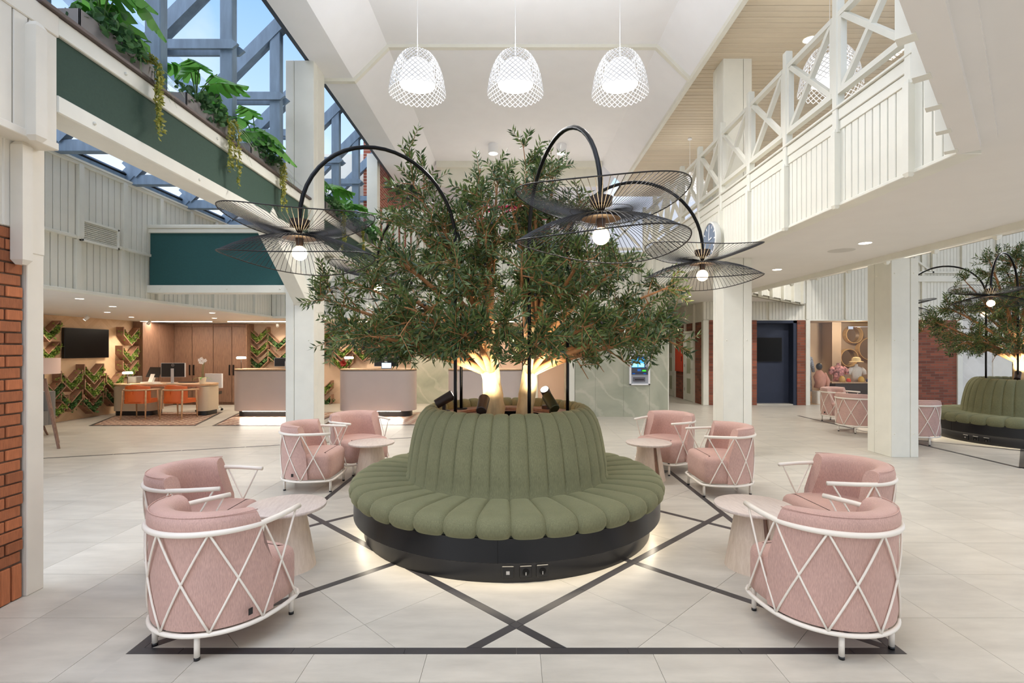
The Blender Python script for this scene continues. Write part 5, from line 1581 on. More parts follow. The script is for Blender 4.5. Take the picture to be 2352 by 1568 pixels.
GP = 'white lattice pendants over the atrium'
PE = 110
pendant(-1.176, 6.3, 4.73, 6.46, 'white lattice pendant lamp hanging nearest the skylight side', GP, PE)
pendant(.02, 6.3, 4.73, 6.46, 'white lattice pendant lamp hanging between the two other pendants, over the olive tree', GP, PE)
pendant(1.298, 6.3, 4.73, 6.46, 'white lattice pendant lamp hanging nearest the boarded gallery ceiling', GP, PE)
pendant(3.80, 6.2, 4.73, 5.95, 'white lattice pendant lamp seen through the gallery railing', 'white lattice pendants over the gallery', 22)
pendant(3.62, 10.6, 4.73, 5.95, 'white lattice pendant lamp far along the gallery behind the wire shade', 'white lattice pendants over the gallery', 22)

def cyl_light(x, y, label):
    t = thing('ceiling_cylinder_light', label, 'light', (x, y, 6.46), 0, 'white cylinder lights on the coffer')
    MB().lathe([(.115, 0), (.12, -.01), (.12, -.22), (.105, -.225), (.10, -.20), (1e-4, -.20)], 28).build('housing', M_PEND, t, auto=35)
    MB().lathe([(1e-4, -.204), (.10, -.204)], 28).build('lens', M_DOWN, t)
    light('SPOT', (x, y, 6.22), 150, (1, .93, .84), .1, (x, y, 0), 110, .8)
cyl_light(-.485, 12.2, 'white cylinder ceiling light beside the middle of the coffer')
cyl_light(1.13, 12.2, 'white cylinder ceiling light above the tree top leaves')
cyl_light(-.42, 10.1, 'white cylinder ceiling light hidden in line with the pendants') if False else None

GD = 'gallery soffit downlights'
for (x, y, e) in ((4.52, 4.4, 60), (4.52, 6.63, 60), (4.52, 8.85, 60), (4.52, 11.1, 55), (4.53, 13.4, 55), (6.8, 13.5, 50), (4.5, 16.5, 40), (3.9, 2.4, 60), (1.9, .3, 70), (-.6, -1.0, 90), (-2.4, -.4, 90), (2.6, -1.6, 90)):  # those around the camera are unseen, added to light the front chairs
    downlight(x, y, 2.98, e, 'round recessed downlight in the plain gallery soffit', GD, .07)
sp = thing('ceiling_speaker', 'flat round speaker grille in the gallery soffit', 'speaker', (4.53, 7.13, 2.98))
MB().lathe([(1e-4, -.004), (.15, -.004), (.165, -.002), (.166, 0)], 36).build('grille', mat('grille_grey', (200, 196, 188), .7), sp)
downlight(4.15, 7.23, 5.955, 40, 'shiny round downlight in the boarded gallery ceiling', 'board ceiling downlights', .08)
downlight(5.6, 5.2, 5.955, 40, 'shiny round downlight in the boarded gallery ceiling', 'board ceiling downlights', .08)
downlight(4.15, 10.2, 5.955, 40, 'shiny round downlight in the boarded gallery ceiling', 'board ceiling downlights', .08)
downlight(-.3, 15.2, 6.7, 120, 'round downlight in the white upper ceiling', 'upper gallery downlights', .1)
downlight(1.3, 15.2, 6.7, 120, 'round downlight in the white upper ceiling', 'upper gallery downlights', .1)
# unseen lattice pendants added to light the second hall
for (x, y, lb) in ((8.0, 11.6, 'added unseen lattice pendant lamp lighting the shop side of the second hall'), (11.2, 9.4, 'added unseen lattice pendant lamp lighting the second olive tree')):
    pendant(x, y, 4.9, 6.4, lb, 'added unseen pendants lighting the second hall', 200)
structure(MB().box(5.47, 16.5, 6.5, 15.0, 6.4, 6.5).build('ceiling_hall', M_WHITE), 'white ceiling of the second hall')

# ---------------------------------------------------------------- wall clock on the gallery front
ck = thing('wall_clock', 'round grey faced clock on the boarded gallery front behind the arc lamp', 'clock', (2.885, 7.42, 3.18), R(-90))
MB().lathe([(1e-4, .0), (.25, .0), (.262, .02), (.262, .075), (.245, .085), (.235, .075)], 48).build('case', mat('clock_case', (206, 206, 202), .4), ck, auto=35).rotation_euler = (R(90), 0, 0)
MB().lathe([(1e-4, .070), (.236, .070)], 48).build('dial', mat('clock_dial', (112, 128, 150), .25), ck).rotation_euler = (R(90), 0, 0)
for h_ in range(12):
    a = h_*PI/6
    MB().obox((.20*math.sin(a), -.073, .20*math.cos(a)), (.008*math.cos(a), 0, -.008*math.sin(a)), (0, .001, 0), (.024*math.sin(a), 0, .024*math.cos(a))).build('hour_mark', M_PEND, ck)
MB().bar((0, -.078, 0), (.10, -.078, .02), .004, .016, (0, 0, 1)).build('hour_hand', M_PEND, ck)
MB().bar((0, -.080, 0), (.02, -.080, .17), .004, .012, (1, 0, 0)).build('minute_hand', M_PEND, ck)

# ---------------------------------------------------------------- planters on the green beam
M_TROUGH = mat('grey_metal_trough', (128, 122, 120), .5, metal=.2, var=.06, scale=4)
M_MONS = leaf_mat('monstera_leaf', (70, 142, 54), (140, 196, 96), .35, .5)
M_IVY = leaf_mat('ivy_dark', (40, 78, 48), (104, 146, 92), .4, .35)
M_SPID = leaf_mat('striped_strap_leaf', (96, 134, 70), (206, 218, 176), .45, .3)
M_VINE = leaf_mat('variegated_vine_leaf', (124, 132, 40), (206, 196, 104), .45, .3)
M_STEM = mat('green_stem', (86, 120, 58), .5)
def monstera_leaf():
    """split leaf: heart outline with deep side cuts, slightly cupped, thin solid"""
    half = [(.0, .0), (.05, -.045), (.11, -.03), (.135, .03), (.07, .045), (.145, .075), (.15, .12), (.065, .10), (.14, .155), (.128, .195), (.05, .155), (.105, .225), (.085, .255), (.03, .21), (.045, .29), (.0, .33)]
    mb = MB(); P = []; n = len(half)
    for s in (1, -1):
        mid = [(0, y) for x, y in half]
        row = [(s*x, y) for x, y in half]
        P0 = [(0, y, .012-abs(y-.15)*.18) for x, y in half]; P1 = [(x, y, -.35*abs(x)-abs(y-.15)*.18) for x, y in row]
        f = [(i, i+1, n+i+1, n+i) for i in range(n-1)]
        f = [q if s > 0 else q[::-1] for q in f]
        mb.add(P0+P1, f)
    return mb.mesh('leaf', M_MONS)
ME_MON = monstera_leaf()
def monstera(loc, n, label, seed):
    random.seed(seed); t = thing('monstera_plant', label, 'plant', loc, 0, 'monstera plants in the beam planters')
    for i in range(n):
        a = 2*PI*i/n+random.uniform(-.5, .5); h = random.uniform(.22, .52); r = random.uniform(.05, .20)
        tip = V(r*math.cos(a)+.06, r*math.sin(a), h)
        MB().tube(bez(V(0, 0, 0), V(0, 0, h*.6), tip, 6), .006, 5).build('stem', M_STEM, t, True)
        o = inst('leaf', ME_MON, t, tip, 0, (random.uniform(-.9, .1), random.uniform(-.5, .5), a-PI/2+random.uniform(-.4, .4)), [random.uniform(.95, 1.4)]*3)
def strap(mb, p, d, l, w, droop):
    pts = []
    for i in range(7):
        f = i/6; pts.append(p+d*l*f+V(0, 0, -droop*f*f*l))
    s = d.cross(V(0, 0, 1)).normalized(); Pv = []
    for i, q in enumerate(pts):
        ww = w*(1-(i/6)**2*.95); Pv += [q-s*ww/2, q+V(0, 0, -.003), q+s*ww/2]
    mb.add(Pv, [f for i in range(6) for f in ((i*3, i*3+1, i*3+4, i*3+3), (i*3+1, i*3+2, i*3+5, i*3+4))])
def planter_set(k, y0, where):
    random.seed(300+k)
    t = thing('planter_trough', 'grey metal trough on the beam, '+where, 'planter', (-3.2, y0, 3.876), 0, 'troughs on the planter beam')
    W_, Ln, Hh = .22, .77, .17
    for nm, b in (('front', (W_/2-.012, W_/2, 0, Ln)), ('back', (-W_/2, -W_/2+.012, 0, Ln)), ('end', (-W_/2, W_/2, 0, .012)), ('end', (-W_/2, W_/2, Ln-.012, Ln))):
        MB().cbox(*b, 0, Hh, .002).build(nm, M_TROUGH, t)
    MB().box(-W_/2+.01, W_/2-.01, .01, Ln-.01, 0, Hh-.03).build('soil', M_SOIL, t)
    zt = 3.876+Hh-.03
    monstera((-3.22, y0+.36, zt), 7, 'monstera with split leaves '+where, 40+k)
    u = thing('ivy_plant', 'dark ivy spilling over the trough '+where, 'plant', (-3.17, y0+.30, zt), 0, 'ivy in the beam planters')
    mb = MB(); pts = [V(0, -.22, .04), V(.06, -.05, .07), V(.08, .10, .05), V(.10, .18, .0)]
    clump(mb, pts, 190, .065, V(.7, 0, .1), .055); o = mb.build('foliage', M_IVY, u); o['kind'] = 'stuff'
    u = thing('spider_plant', 'striped spider plant arching out '+where, 'plant', (-3.17, y0+.66, zt), 0, 'spider plants in the beam planters')
    mb = MB()
    for _ in range(46):
        a = random.uniform(0, 2*PI); e = random.uniform(.35, 1.0)
        d = V(math.cos(a)*e+.25, math.sin(a)*e+.15, random.uniform(.35, 1.2)).normalized()
        strap(mb, V(random.uniform(-.03, .03), random.uniform(-.03, .03), 0), d, random.uniform(.25, .45), random.uniform(.010, .016), random.uniform(.6, 1.5))
    o = mb.build('foliage', M_SPID, u); o['kind'] = 'stuff'
    u = thing('trailing_vine', 'yellow-green vine trailing down the green panel '+where, 'plant', (-3.12, y0+.60, zt), 0, 'trailing vines in the beam planters')
    mb, sm = MB(), MB()
    for s in range(6):
        yo = random.uniform(-.07, .08); ln = random.uniform(.38, .66); x_out = random.uniform(.10, .16)
        path = [V(0, yo, .02), V(x_out*.7, yo, .05), V(x_out, yo, -.03)]+[V(x_out+random.uniform(-.01, .02), yo+random.uniform(-.02, .02), -.03-ln*i/6) for i in range(1, 7)]
        sm.tube(path, .002, 4, caps=False)
        for i in range(len(path)-1):
            for _ in range(9):
                p = path[i].lerp(path[i+1], random.random())
                d = rnd_dir(-.35); d.x = abs(d.x)*.8
                leaf(mb, p, d, rnd_dir(.3), random.uniform(.028, .045), random.uniform(.014, .022), .15)
    sm.build('stems', M_STEM, u); o = mb.build('foliage', M_VINE, u); o['kind'] = 'stuff'
    random.seed(9)
for k, y0, wh in ((0, 3.67, 'next to the cream gallery post'), (1, 4.87, 'between the first blue posts'), (2, 6.07, 'beside the tall column'),
                  (3, 8.47, 'just past the tall column'), (4, 9.67, 'below the wire shade past the column'), (5, 10.80, 'at the picket railing end')):
    planter_set(k, y0, wh)

# ---------------------------------------------------------------- orange chairs
M_ORANGE = mat('orange_leather', (214, 104, 46), .45, var=.05, scale=6)
def orange_chair(x, y, deg, label):
    t = thing('desk_chair', label, 'chair', (x, y, .006), R(deg), 'orange leather chairs at the reception desk')   # +y is forward
    for sx in (-1, 1):
        MB().tube([(sx*.27, -.27, 0), (sx*.255, -.235, .45), (sx*.25, -.22, .66)], [.015, .020, .018], 8).build('leg', M_OAK, t, True)
        MB().tube([(sx*.25, .26, 0), (sx*.245, .235, .42), (sx*.245, .23, .64)], [.015, .020, .018], 8).build('leg', M_OAK, t, True)
    arc = [V(.29, .25, .655), V(.31, .05, .665)]+[V(.31*math.cos(a), -.05-.24*math.sin(a), .67) for a in [PI*i/14 for i in range(1, 14)]]+[V(-.31, .05, .665), V(-.29, .25, .655)]
    MB().tube(arc, .020, 8).build('arm_rail', M_OAK, t, True)
    mb = MB(); P = []; n = 21
    for i in range(n):
        a = PI*(.06+.88*i/(n-1)); c, s = math.cos(a), math.sin(a)
        for (ro, z) in ((.285, .40), (.292, .55), (.290, .70), (.278, .785), (.262, .79), (.262, .70), (.258, .55), (.25, .42)):
            P.append((ro*c, -.05-(ro-.05)*s, z-(.05*abs(c)**2 if z > .6 else 0)))
    F = [(i*8+j, i*8+j+1, (i+1)*8+j+1, (i+1)*8+j) for i in range(n-1) for j in range(7)]+[tuple(range(8))[::-1], tuple(range((n-1)*8, n*8))]
    mb.add(P, F); mb.build('backrest', M_ORANGE, t, auto=50)
    MB().prism(rrect(-.255, .255, -.24, .27, .09), .36, .45).build('seat', M_ORANGE, t, auto=40)
    MB().box(-.02, .02, -.318, -.285, .585, .64).build('leather_tab', M_ORANGE, t)
orange_chair(-8.70, 12.02, 4, 'orange leather oak-framed chair before the desk lamp side of the desk')
orange_chair(-7.82, 12.06, -6, 'orange leather oak-framed chair before the orchid side of the desk')

# swivel chair behind the desk
sc_ = thing('swivel_chair', 'white backed office chair on chrome castors behind the desk', 'chair', (-7.95, 13.45, .006))
for k in range(5):
    a = 2*PI*k/5+.3; p = V(.30*math.cos(a), .30*math.sin(a), .075)
    MB().tube([(0, 0, .12), p], [.022, .014], 8).build('spoke', M_CHROME, sc_, True)
    MB().cyl((p.x-.012*math.sin(a), p.y+.012*math.cos(a), .03), (p.x+.012*math.sin(a), p.y-.012*math.cos(a), .03), .03, 14).build('castor', M_BLACKW, sc_, True)
MB().cyl((0, 0, .10), (0, 0, .43), .022, 12).build('gas_column', M_CHROME, sc_, True)
MB().prism(rrect(-.24, .24, -.23, .23, .08), .43, .50).build('seat', M_BLACKW, sc_, auto=40)
MB().prism(rrect(-.23, .23, -.03, .03, .02), .58, .96).build('backrest', M_PEND, sc_, auto=40).location = (0, .22, 0)
MB().bar((0, .2, .46), (0, .25, .62), .05, .02, (0, 1, 0)).build('back_bracket', M_CHROME, sc_)

# ---------------------------------------------------------------- monitors, lamps, orchid, till
M_MONB = mat('monitor_black', (26, 26, 28), .4)
M_SILV = mat('silver_plastic', (196, 196, 198), .35, metal=.3)
def monitor(x, y, z, rz, label, w=.56, h=.34, tall=.16):
    t = thing('monitor', label, 'monitor', (x, y, z), rz, 'monitors of the reception')
    MB().cbox(-w/2, w/2, -.02, .02, tall, tall+h, .004).build('housing', M_MONB, t)
    for b in ((-w/2-.005, w/2+.005, tall+h-.004, tall+h+.006), (-w/2-.005, w/2+.005, tall-.006, tall+.004), (-w/2-.006, -w/2+.004, tall, tall+h), (w/2-.004, w/2+.006, tall, tall+h)):
        MB().box(b[0], b[1], -.018, .022, b[2], b[3]).build('bezel', M_SILV, t)
    MB().box(-w/2+.012, w/2-.012, .02, .0215, tall+.012, tall+h-.012).build('screen', M_SCREEN, t)
    MB().cbox(-.035, .035, -.05, -.03, 0, tall+h*.62, .004).build('stand', M_SILV, t)
    MB().prism(rrect(-.11, .11, -.12, .07, .02), 0, .012).build('foot', M_SILV, t)
    me = text_mesh('DELL', .022, M_SILV)
    inst('logo_lettering', me, t, (0, -.0215, tall+h-.05), 0, (R(90), 0, 0))
    MB().tube([(.032*math.cos(2*PI*k/24), -.0215, tall+h-.05+.032*math.sin(2*PI*k/24)) for k in range(24)], .0022, 4, closed=True).build('logo_ring', M_SILV, t)
monitor(-8.42, 12.75, .767, R(3), 'black backed monitor with silver edge standing on the desk')
monitor(-5.55, 12.62, 1.136, 0, 'black backed monitor beside the tall column on the first counter', .60, .20, .06)
monitor(-3.12, 12.62, 1.136, 0, 'black backed monitor behind the lit tablet on the second counter', .58, .22, .06)
tb = thing('tablet', 'small lit tablet screen standing on the second counter', 'tablet', (-3.06, 12.40, 1.136))
MB().cbox(-.125, .125, -.008, .008, .012, .16, .003).build('housing', M_MONB, tb)
MB().box(-.112, .112, -.0095, -.008, .024, .148).build('screen', emat('tablet_screen', (196, 216, 246), 1.4), tb)
MB().bar((0, .01, .08), (0, .07, 0), .06, .004, (0, 0, 1)).build('stand', M_SILV, tb)
def mushroom_lamp(x, y, z, label):
    t = thing('table_lamp', label, 'lamp', (x, y, z), 0, 'small mushroom lamps of the reception')
    MB().lathe([(1e-4, 0), (.05, 0), (.05, .008), (1e-4, .008)], 20).build('base', M_BLACK, t, auto=30)
    MB().cyl((0, 0, .006), (0, 0, .25), .006, 8).build('stem', M_BLACK, t, True)
    MB().lathe([(1e-4, .245), (.10, .245), (.108, .262), (.105, .285), (.09, .298), (1e-4, .302)], 28).build('shade', M_LAMPW, t, auto=40)
    light('POINT', (x, y, z+.20), 4, (1, .85, .65), .06)
mushroom_lamp(-9.40, 12.55, .767, 'small glowing mushroom lamp on the desk beside the till')
mushroom_lamp(-6.58, 12.45, 1.136, 'small glowing mushroom lamp on the first counter')
mushroom_lamp(-3.98, 12.45, 1.136, 'small glowing mushroom lamp on the second counter by the red flower')
oc = thing('orchid', 'white orchid in a cream pot on the reception desk', 'plant', (-7.62, 12.62, .767))
M_PETAL = mat('white_petal', (244, 240, 236), .6)
MB().lathe([(1e-4, 0), (.062, 0), (.088, .15), (.092, .155), (.080, .15), (.06, .12), (1e-4, .12)], 24).build('pot', mat('cream_pot', (240, 232, 214), .5), oc, auto=35)
for k, (a, l) in enumerate(((.2, .22), (2.0, .2), (3.4, .24), (5.0, .2))):
    mb = MB(); strap(mb, V(0, 0, .15), V(math.cos(a), math.sin(a), .35).normalized(), l, .06, .6); mb.build('leaf', M_MONS, oc)
for dx in (-.01, .02):
    MB().tube(bez(V(dx, 0, .14), V(dx, 0, .5), V(dx+.05, -.02, .56), 6), .005, 5).build('stem', M_STEM, oc, True)
for (fx, fz) in ((-.05, .58), (.0, .61), (.05, .56), (.02, .52), (-.03, .53), (.09, .57)):
    mb = MB()
    for k in range(5):
        a = 2*PI*k/5; leaf(mb, V(fx, -.03, fz), V(math.cos(a), -.25, math.sin(a)), V(0, -1, 0), .05, .042, .05)
    mb.build('flower', M_PETAL, oc)
tl = thing('till_terminal', 'white point of sale terminal with a tilted dark screen on the desk', 'till', (-8.98, 12.78, .767), R(-15))
M_OFFW = mat('off_white_plastic', (230, 224, 214), .4)
MB().prism(rrect(-.20, .20, -.16, .10, .06), 0, .035).build('base', M_OFFW, tl, auto=40)
MB().bar((0, -.02, .03), (0, .06, .22), .13, .05, (0, 1, 0)).build('neck', M_OFFW, tl)
MB().obox((0, .08, .27), (.20, 0, 0), (0, .012, -.006), (0, .06, .12)).build('screen', M_MONB, tl)
pr = thing('receipt_printer', 'grey receipt printer beside the desk lamp', 'printer', (-9.48, 12.90, .767))
MB().cbox(-.11, .11, -.12, .12, 0, .17, .015).build('case', mat('printer_grey', (120, 116, 110), .5), pr)
MB().box(-.08, .08, -.09, -.06, .168, .175).build('paper_slot', M_KICK, pr)
ky = thing('keyboard', 'black keyboard lying behind the desk monitor', 'keyboard', (-8.20, 12.98, .767))
MB().cbox(-.22, .22, -.07, .07, 0, .018, .005).build('case', M_MONB, ky)
for r_ in range(4): MB().box(-.205, .205, -.058+r_*.03, -.034+r_*.03, .018, .022).build('key_row', M_KICK, ky)
pp = thing('paper_stack', 'loose white and blue papers on the desk', 'paper', (-8.72, 12.62, .767))
for k, (c_, a) in enumerate((((238, 236, 230), .2), ((110, 140, 190), -.3), ((238, 236, 230), .5))):
    MB().box(-.10, .10, -.07, .07, .002*k, .002*k+.0015).build('sheet', mat('paper_%d' % k, c_, .8), pp).rotation_euler = (0, 0, a)
rf = thing('red_flower', 'dark red bloom among the leaves beside the second counter', 'flower', (-4.95, 15.02, 1.20))
mb = MB()
for k in range(14):
    a = 2*PI*k/14; leaf(mb, V(0, 0, 0), V(math.cos(a), -.6-(k % 3)*.4, math.sin(a)), V(0, -1, 0), .13, .09, .3)
mb.build('petals', mat('dark_red_petal', (150, 42, 34), .6), rf)
MB().cyl((0, 0, 0), (0, .20, -.05), .008, 6).build('stem', M_STEM, rf)

# ---------------------------------------------------------------- left corner: tripod lamp and grey armchair
tp = thing('tripod_lamp', 'tripod floor lamp with a blush drum shade by the herringbone wall', 'lamp', (-7.78, 8.5, 0))
for k, a in enumerate((-18, 102, 222)):
    MB().tube([(.41*math.cos(R(a)), .41*math.sin(R(a)), 0), (.06*math.cos(R(a)), .06*math.sin(R(a)), 1.12)], [.022, .030], 6).build('leg', M_CAB, tp)
MB().cyl((0, 0, 1.08), (0, 0, 1.24), .03, 12).build('hub', M_BLACK, tp, True)
MB().lathe([(.235, 1.21), (.235, 1.47), (.228, 1.47), (.228, 1.21), (.235, 1.21)], 40).build('shade', mat('blush_shade', (222, 190, 174), .8), tp, auto=35)
ga = thing('grey_armchair', 'grey upholstered armchair on dark wooden legs behind the white post', 'chair', (-9.05, 9.42, 0))
M_GREYF = fabric_mat('grey_felt', (118, 114, 110), .15, 300, .3, .2)
MB().prism(rrect(-.36, .36, -.34, .34, .16, 8), .20, .46).build('seat', M_GREYF, ga, auto=40)
MB().prism(rrect(-.38, .38, .16, .40, .11, 8), .20, .82).build('backrest', M_GREYF, ga, auto=40)
for (lx, ly) in ((-.25, -.22), (.25, -.22), (-.25, .25), (.25, .25)):
    MB().tube([(lx*.9, ly*.9, .21), (lx*1.12, ly*1.12, 0)], [.024, .014], 8).build('leg', M_CAB, ga, True)

# ---------------------------------------------------------------- cash machine
am = thing('cash_machine', 'white framed cash machine with a blue screen set in the onyx wall', 'cash machine', (2.995, 12.30, 1.18))
M_ATMW = mat('atm_white', (232, 232, 236), .35)
M_ATMG = mat('atm_slate', (66, 70, 84), .35)
for b in ((-.245, .245, .36, .42), (-.245, .245, -.42, -.385), (-.245, -.20, -.42, .42), (.20, .245, -.42, .42)):
    MB().cbox(b[0], b[1], -.06, .0, b[2], b[3], .004).build('frame', M_ATMW, am)
MB().box(-.20, .20, -.008, 0, -.39, .37).build('recess', mat('atm_grey', (176, 180, 188), .4), am)
MB().obox((-.02, -.022, .11), (.175, 0, 0), (0, .014, .0), (0, .003, .15)).build('panel', M_ATMG, am)
sc2 = MB().box(-.185, .115, -.042, -.038, 0, .22).build('screen', emat('atm_screen', (70, 170, 236), 1.0), am)
MB().box(-.185, .115, -.0425, -.038, .222, .255).build('header', emat('atm_header', (30, 70, 150), .7), am)
for (x0, x1) in ((-.178, -.055), (-.03, .105)): MB().box(x0, x1, -.044, -.042, .01, .10).build('tile_button', emat('atm_tile', (170, 232, 246), 1.0), sc2)
for k in range(4):
    MB().box(.135, .160, -.044, -.036, .02+k*.032, .038+k*.032).build('side_key', M_ATMW, am)
MB().box(-.19, .185, -.044, -.008, -.12, -.02).build('card_panel', M_ATMG, am)
MB().box(-.055, .03, -.048, -.044, -.09, -.035).build('card_label', emat('atm_blue', (60, 120, 210), .6), am)
MB().box(.06, .15, -.048, -.044, -.095, -.06).build('card_slot', emat('atm_green', (70, 214, 60), 1.0), am)
MB().box(-.19, .19, -.05, -.008, -.17, -.125).build('lower_panel', mat('atm_navy', (44, 52, 84), .35), am)
for (x0, x1) in ((-.18, -.11), (.09, .15)): MB().box(x0, x1, -.052, -.05, -.16, -.135).build('label', emat('atm_lab_%d' % int(x0*100+50), (50, 110, 200), .5), am)
MB().box(-.15, .13, -.05, -.008, -.335, -.235).build('cash_panel', mat('atm_cash', (92, 90, 100), .4), am)
MB().box(-.12, .10, -.053, -.05, -.305, -.275).build('cash_slot', M_KICK, am)

# ---------------------------------------------------------------- upper gallery: sign and television
sg = thing('studio_sign', 'magenta sign with white lettering on the upper gallery behind the tree', 'sign', (-.02, 14.4, 5.50))
M_MAG = mat('magenta_sign', (206, 40, 92), .5)
MB().box(-1.05, 1.05, 0, .06, -.10, .13).build('magenta_band', M_MAG, sg)
MB().box(-1.05, 1.05, 0, .06, -.22, -.10).build('white_band', M_PEND, sg)
MB().box(-1.05, 1.05, -.002, .06, -.26, -.22).build('magenta_line', M_MAG, sg)
MB().box(-1.05, -.97, 0, .06, -1.77, -.26).build('upright', M_PEND, sg)
MB().box(.97, 1.05, 0, .06, -1.77, -.26).build('upright', M_PEND, sg)
inst('lettering', text_mesh('FITNESS STUDIO', .15, M_PEND), sg, (0, -.003, -.04), 0, (R(90), 0, 0))
ut = tv('gallery_television', 'flat television on a swing bracket on the upper brick wall', (-2.98, 14.3, 6.05), R(68), 1.05, .62, .05)
MB().bar((0, .0, 0), (-.12, .36, 0), .03, .05, (0, 0, 1)).build('bracket', M_SILV, ut)

# ---------------------------------------------------------------- shop goods
M_MIRW = wood_mat('bentwood', (222, 188, 132), (204, 168, 112), (3, 3, 3), .45)
M_MIR = mat('mirror', (190, 180, 170), .05, metal=1.0)
def mirror(x, z, r, label):
    t = thing('round_mirror', label, 'mirror', (x, 17.58, z), 0, 'round bentwood mirrors in the shop')
    MB().lathe([(r, 0), (r+.02, 0), (r+.02, .20), (r, .20), (r, 0)], 40).build('frame', M_MIRW, t, auto=35).rotation_euler = (R(90), 0, 0)
    MB().lathe([(1e-4, .02), (r, .02)], 40).build('glass', M_MIR, t).rotation_euler = (R(90), 0, 0)
mirror(11.5, 2.10, .27, 'round bentwood mirror hanging highest in the shop')
mirror(11.33, 1.32, .28, 'round bentwood mirror behind the straw hat')
mirror(12.02, 1.62, .36, 'largest round bentwood mirror half hidden by the freestanding column')
tbx = thing('display_table', 'oak display table inside the shop window', 'table', (10.55, 15.75, .004))
MB().cbox(-1.0, .90, -.28, .28, .58, .62, .004).build('table_top', M_OAK, tbx)
MB().box(-.85, .85, -.20, .24, 0, .58).build('cabinet', mat('dark_cabinet', (70, 56, 46), .6), tbx)
def torso(x, y, z, label, m, hat=None, neck=None, s=1.0, arms=True):
    t = thing('display_torso', label, 'mannequin', (x, y, z))
    prof = [(.0, .0), (.15, .0), (.14, .18), (.17, .36), (.165, .42), (.10, .47), (.05, .49), (.045, .56)]
    mb = MB(); n = 20; P = []
    for k in range(n):
        a = 2*PI*k/n
        for r_, h in prof: P.append((r_*1.1*math.cos(a)*s, r_*.68*math.sin(a)*s, h*s))
    q = len(prof)
    mb.add(P, [(k*q+j, ((k+1) % n)*q+j, ((k+1) % n)*q+j+1, k*q+j+1) for k in range(n) for j in range(q-1)])
    mb.build('body', m, t, True)
    if arms:
        for sx in (-1, 1): MB().tube([(sx*.15*s, 0, .42*s), (sx*.235*s, -.01, .33*s), (sx*.255*s, -.02, .22*s)], [.065*s, .07*s, .062*s], 10).build('sleeve', m, t, True)
    if hat:
        MB().lathe([(.20, .60), (.12, .625), (.115, .70), (.08, .74), (1e-4, .75)], 28).build('straw_hat', hat, t, True)
    return t
M_LACE = mat('white_lace', (236, 228, 214), .8, var=.12, scale=60, bump=.6, bscale=120)
M_STRAW = mat('straw', (230, 206, 152), .8, var=.1, scale=90, bump=.4)
M_FLORAL = mat('pink_black_print', (214, 140, 134), .8, var=.75, scale=16, detail=1)
torso(10.50, 15.8, .625, 'white lace top with a straw sun hat on the shop table', M_LACE, M_STRAW, None, .95)
torso(9.95, 15.8, .625, 'pink and black printed blouse on the shop table', M_FLORAL)
def standing(x, y, label, cloth, cloth2, low):
    t = thing('mannequin', label, 'mannequin', (x, y, 0))
    MB().lathe([(1e-4, 0), (.16, 0), (.16, .015), (1e-4, .02)], 20).build('base_plate', M_CHROME, t, auto=30)
    MB().cyl((0, 0, .01), (0, 0, low), .012, 8).build('pole', M_CHROME, t, True)
    mb = MB(); n = 18; P = []; prof = [(.20, low), (.17, .95), (.15, 1.08), (.18, 1.28), (.17, 1.38), (.09, 1.44), (.05, 1.47)]
    for k in range(n):
        a = 2*PI*k/n
        for r_, h in prof: P.append((r_*1.05*math.cos(a), r_*.72*math.sin(a), h))
    q = len(prof); mb.add(P, [(k*q+j, ((k+1) % n)*q+j, ((k+1) % n)*q+j+1, k*q+j+1) for k in range(n) for j in range(q-1)])
    mb.build('dress', cloth, t, True)
    for sx in (-1, 1): MB().tube([(sx*.16, 0, 1.36), (sx*.22, 0, 1.15), (sx*.23, -.05, .92)], [.06, .052, .04], 10).build('sleeve', cloth2, t, True)
    MB().sphere((0, 0, 1.56), .085, 14, 10, 1.25).build('head', M_MONB, t, True)
M_SPECK = mat('speckled_dress', (150, 152, 156), .8, var=.6, scale=40, detail=1)
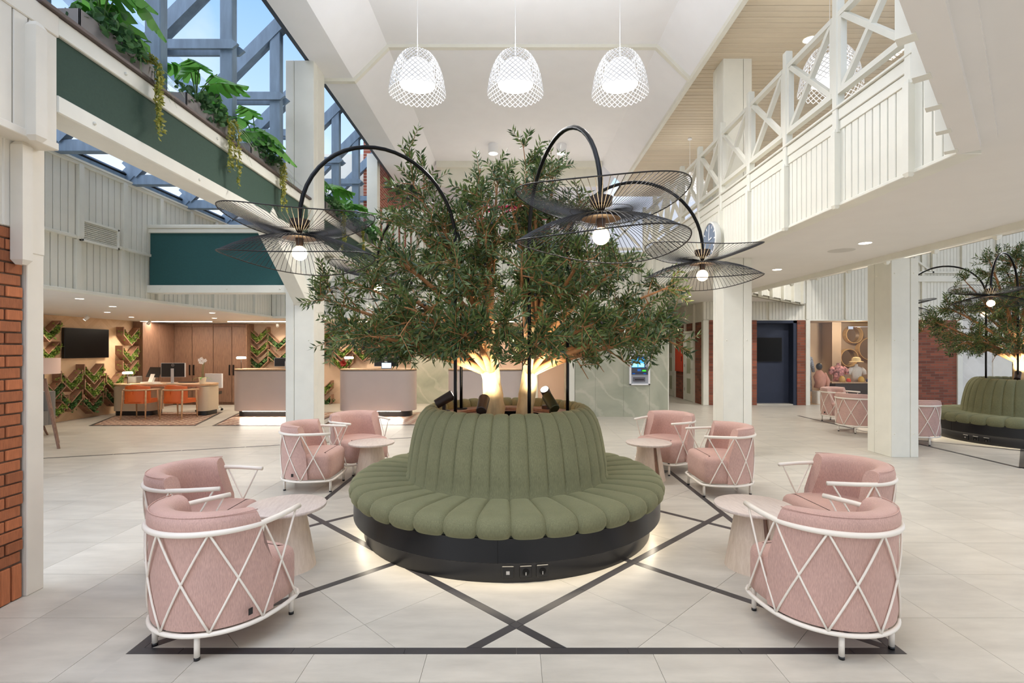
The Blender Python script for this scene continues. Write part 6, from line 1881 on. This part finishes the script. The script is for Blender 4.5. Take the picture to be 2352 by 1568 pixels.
M_KHAKI = mat('khaki_cloth', (150, 128, 98), .8, var=.12, scale=8)
M_ROSE = mat('rose_jacket', (198, 140, 118), .75, var=.1, scale=8)
standing(8.78, 15.55, 'mannequin in a long speckled grey dress at the shop window edge', M_SPECK, M_SPECK, .35)
standing(8.95, 16.6, 'mannequin in a khaki blouse with a dark head further inside the shop', M_KHAKI, M_LACE, .70)
st_ = thing('seated_mannequin', 'rose jacket on a low seated mannequin in the shop window', 'mannequin', (9.05, 15.25, 0))
MB().tube([(0, 0, .45), (.03, 0, .62), (.0, 0, .82), (-.02, 0, .98)], [.16, .15, .17, .07], 14).build('jacket', M_ROSE, st_, True)
MB().tube([(.10, -.05, .90), (.20, -.08, .68), (.14, -.16, .52)], [.06, .055, .045], 10).build('sleeve', M_ROSE, st_, True)
MB().sphere((-.02, -.01, 1.10), .085, 14, 10, 1.2).build('head', M_MONB, st_, True)
MB().tube([(.0, -.02, .46), (.16, -.10, .44), (.20, -.14, .12)], [.13, .10, .06], 12).build('trousers', mat('dark_green_trousers', (66, 66, 54), .8), st_, True)
MB().prism(rrect(-.16, .16, -.16, .16, .05), 0, .38).build('stool', M_LACE, st_, auto=40)
for k, (x, c_, r_, lb) in enumerate(((10.62, (226, 72, 40), .06, 'bright red ornament on the shop table'), (10.42, (214, 168, 90), .09, 'golden soft toy lying on the shop table'), (11.0, (232, 186, 84), .085, 'yellow round trinket box on the shop table'),
                                     (11.22, (40, 52, 110), .06, 'dark blue jar with a yellow lid on the shop table'), (11.36, (44, 56, 118), .06, 'dark blue jar at the edge of the shop table'))):
    t = thing('shop_trinket', lb, 'trinket', (x-.52, 15.55, .625))
    MB().lathe([(1e-4, 0), (r_, .0), (r_*1.05, r_*.8), (r_*.8, r_*1.5), (r_*.4, r_*1.8), (1e-4, r_*1.85)], 16).build('body', mat('trinket_%d' % k, c_, .5), t, True)
    MB().lathe([(1e-4, r_*2.0), (r_*.45, r_*1.95), (r_*.5, r_*1.7)], 16).build('lid', mat('trinket_lid_%d' % k, (222, 178, 60), .5), t, True)
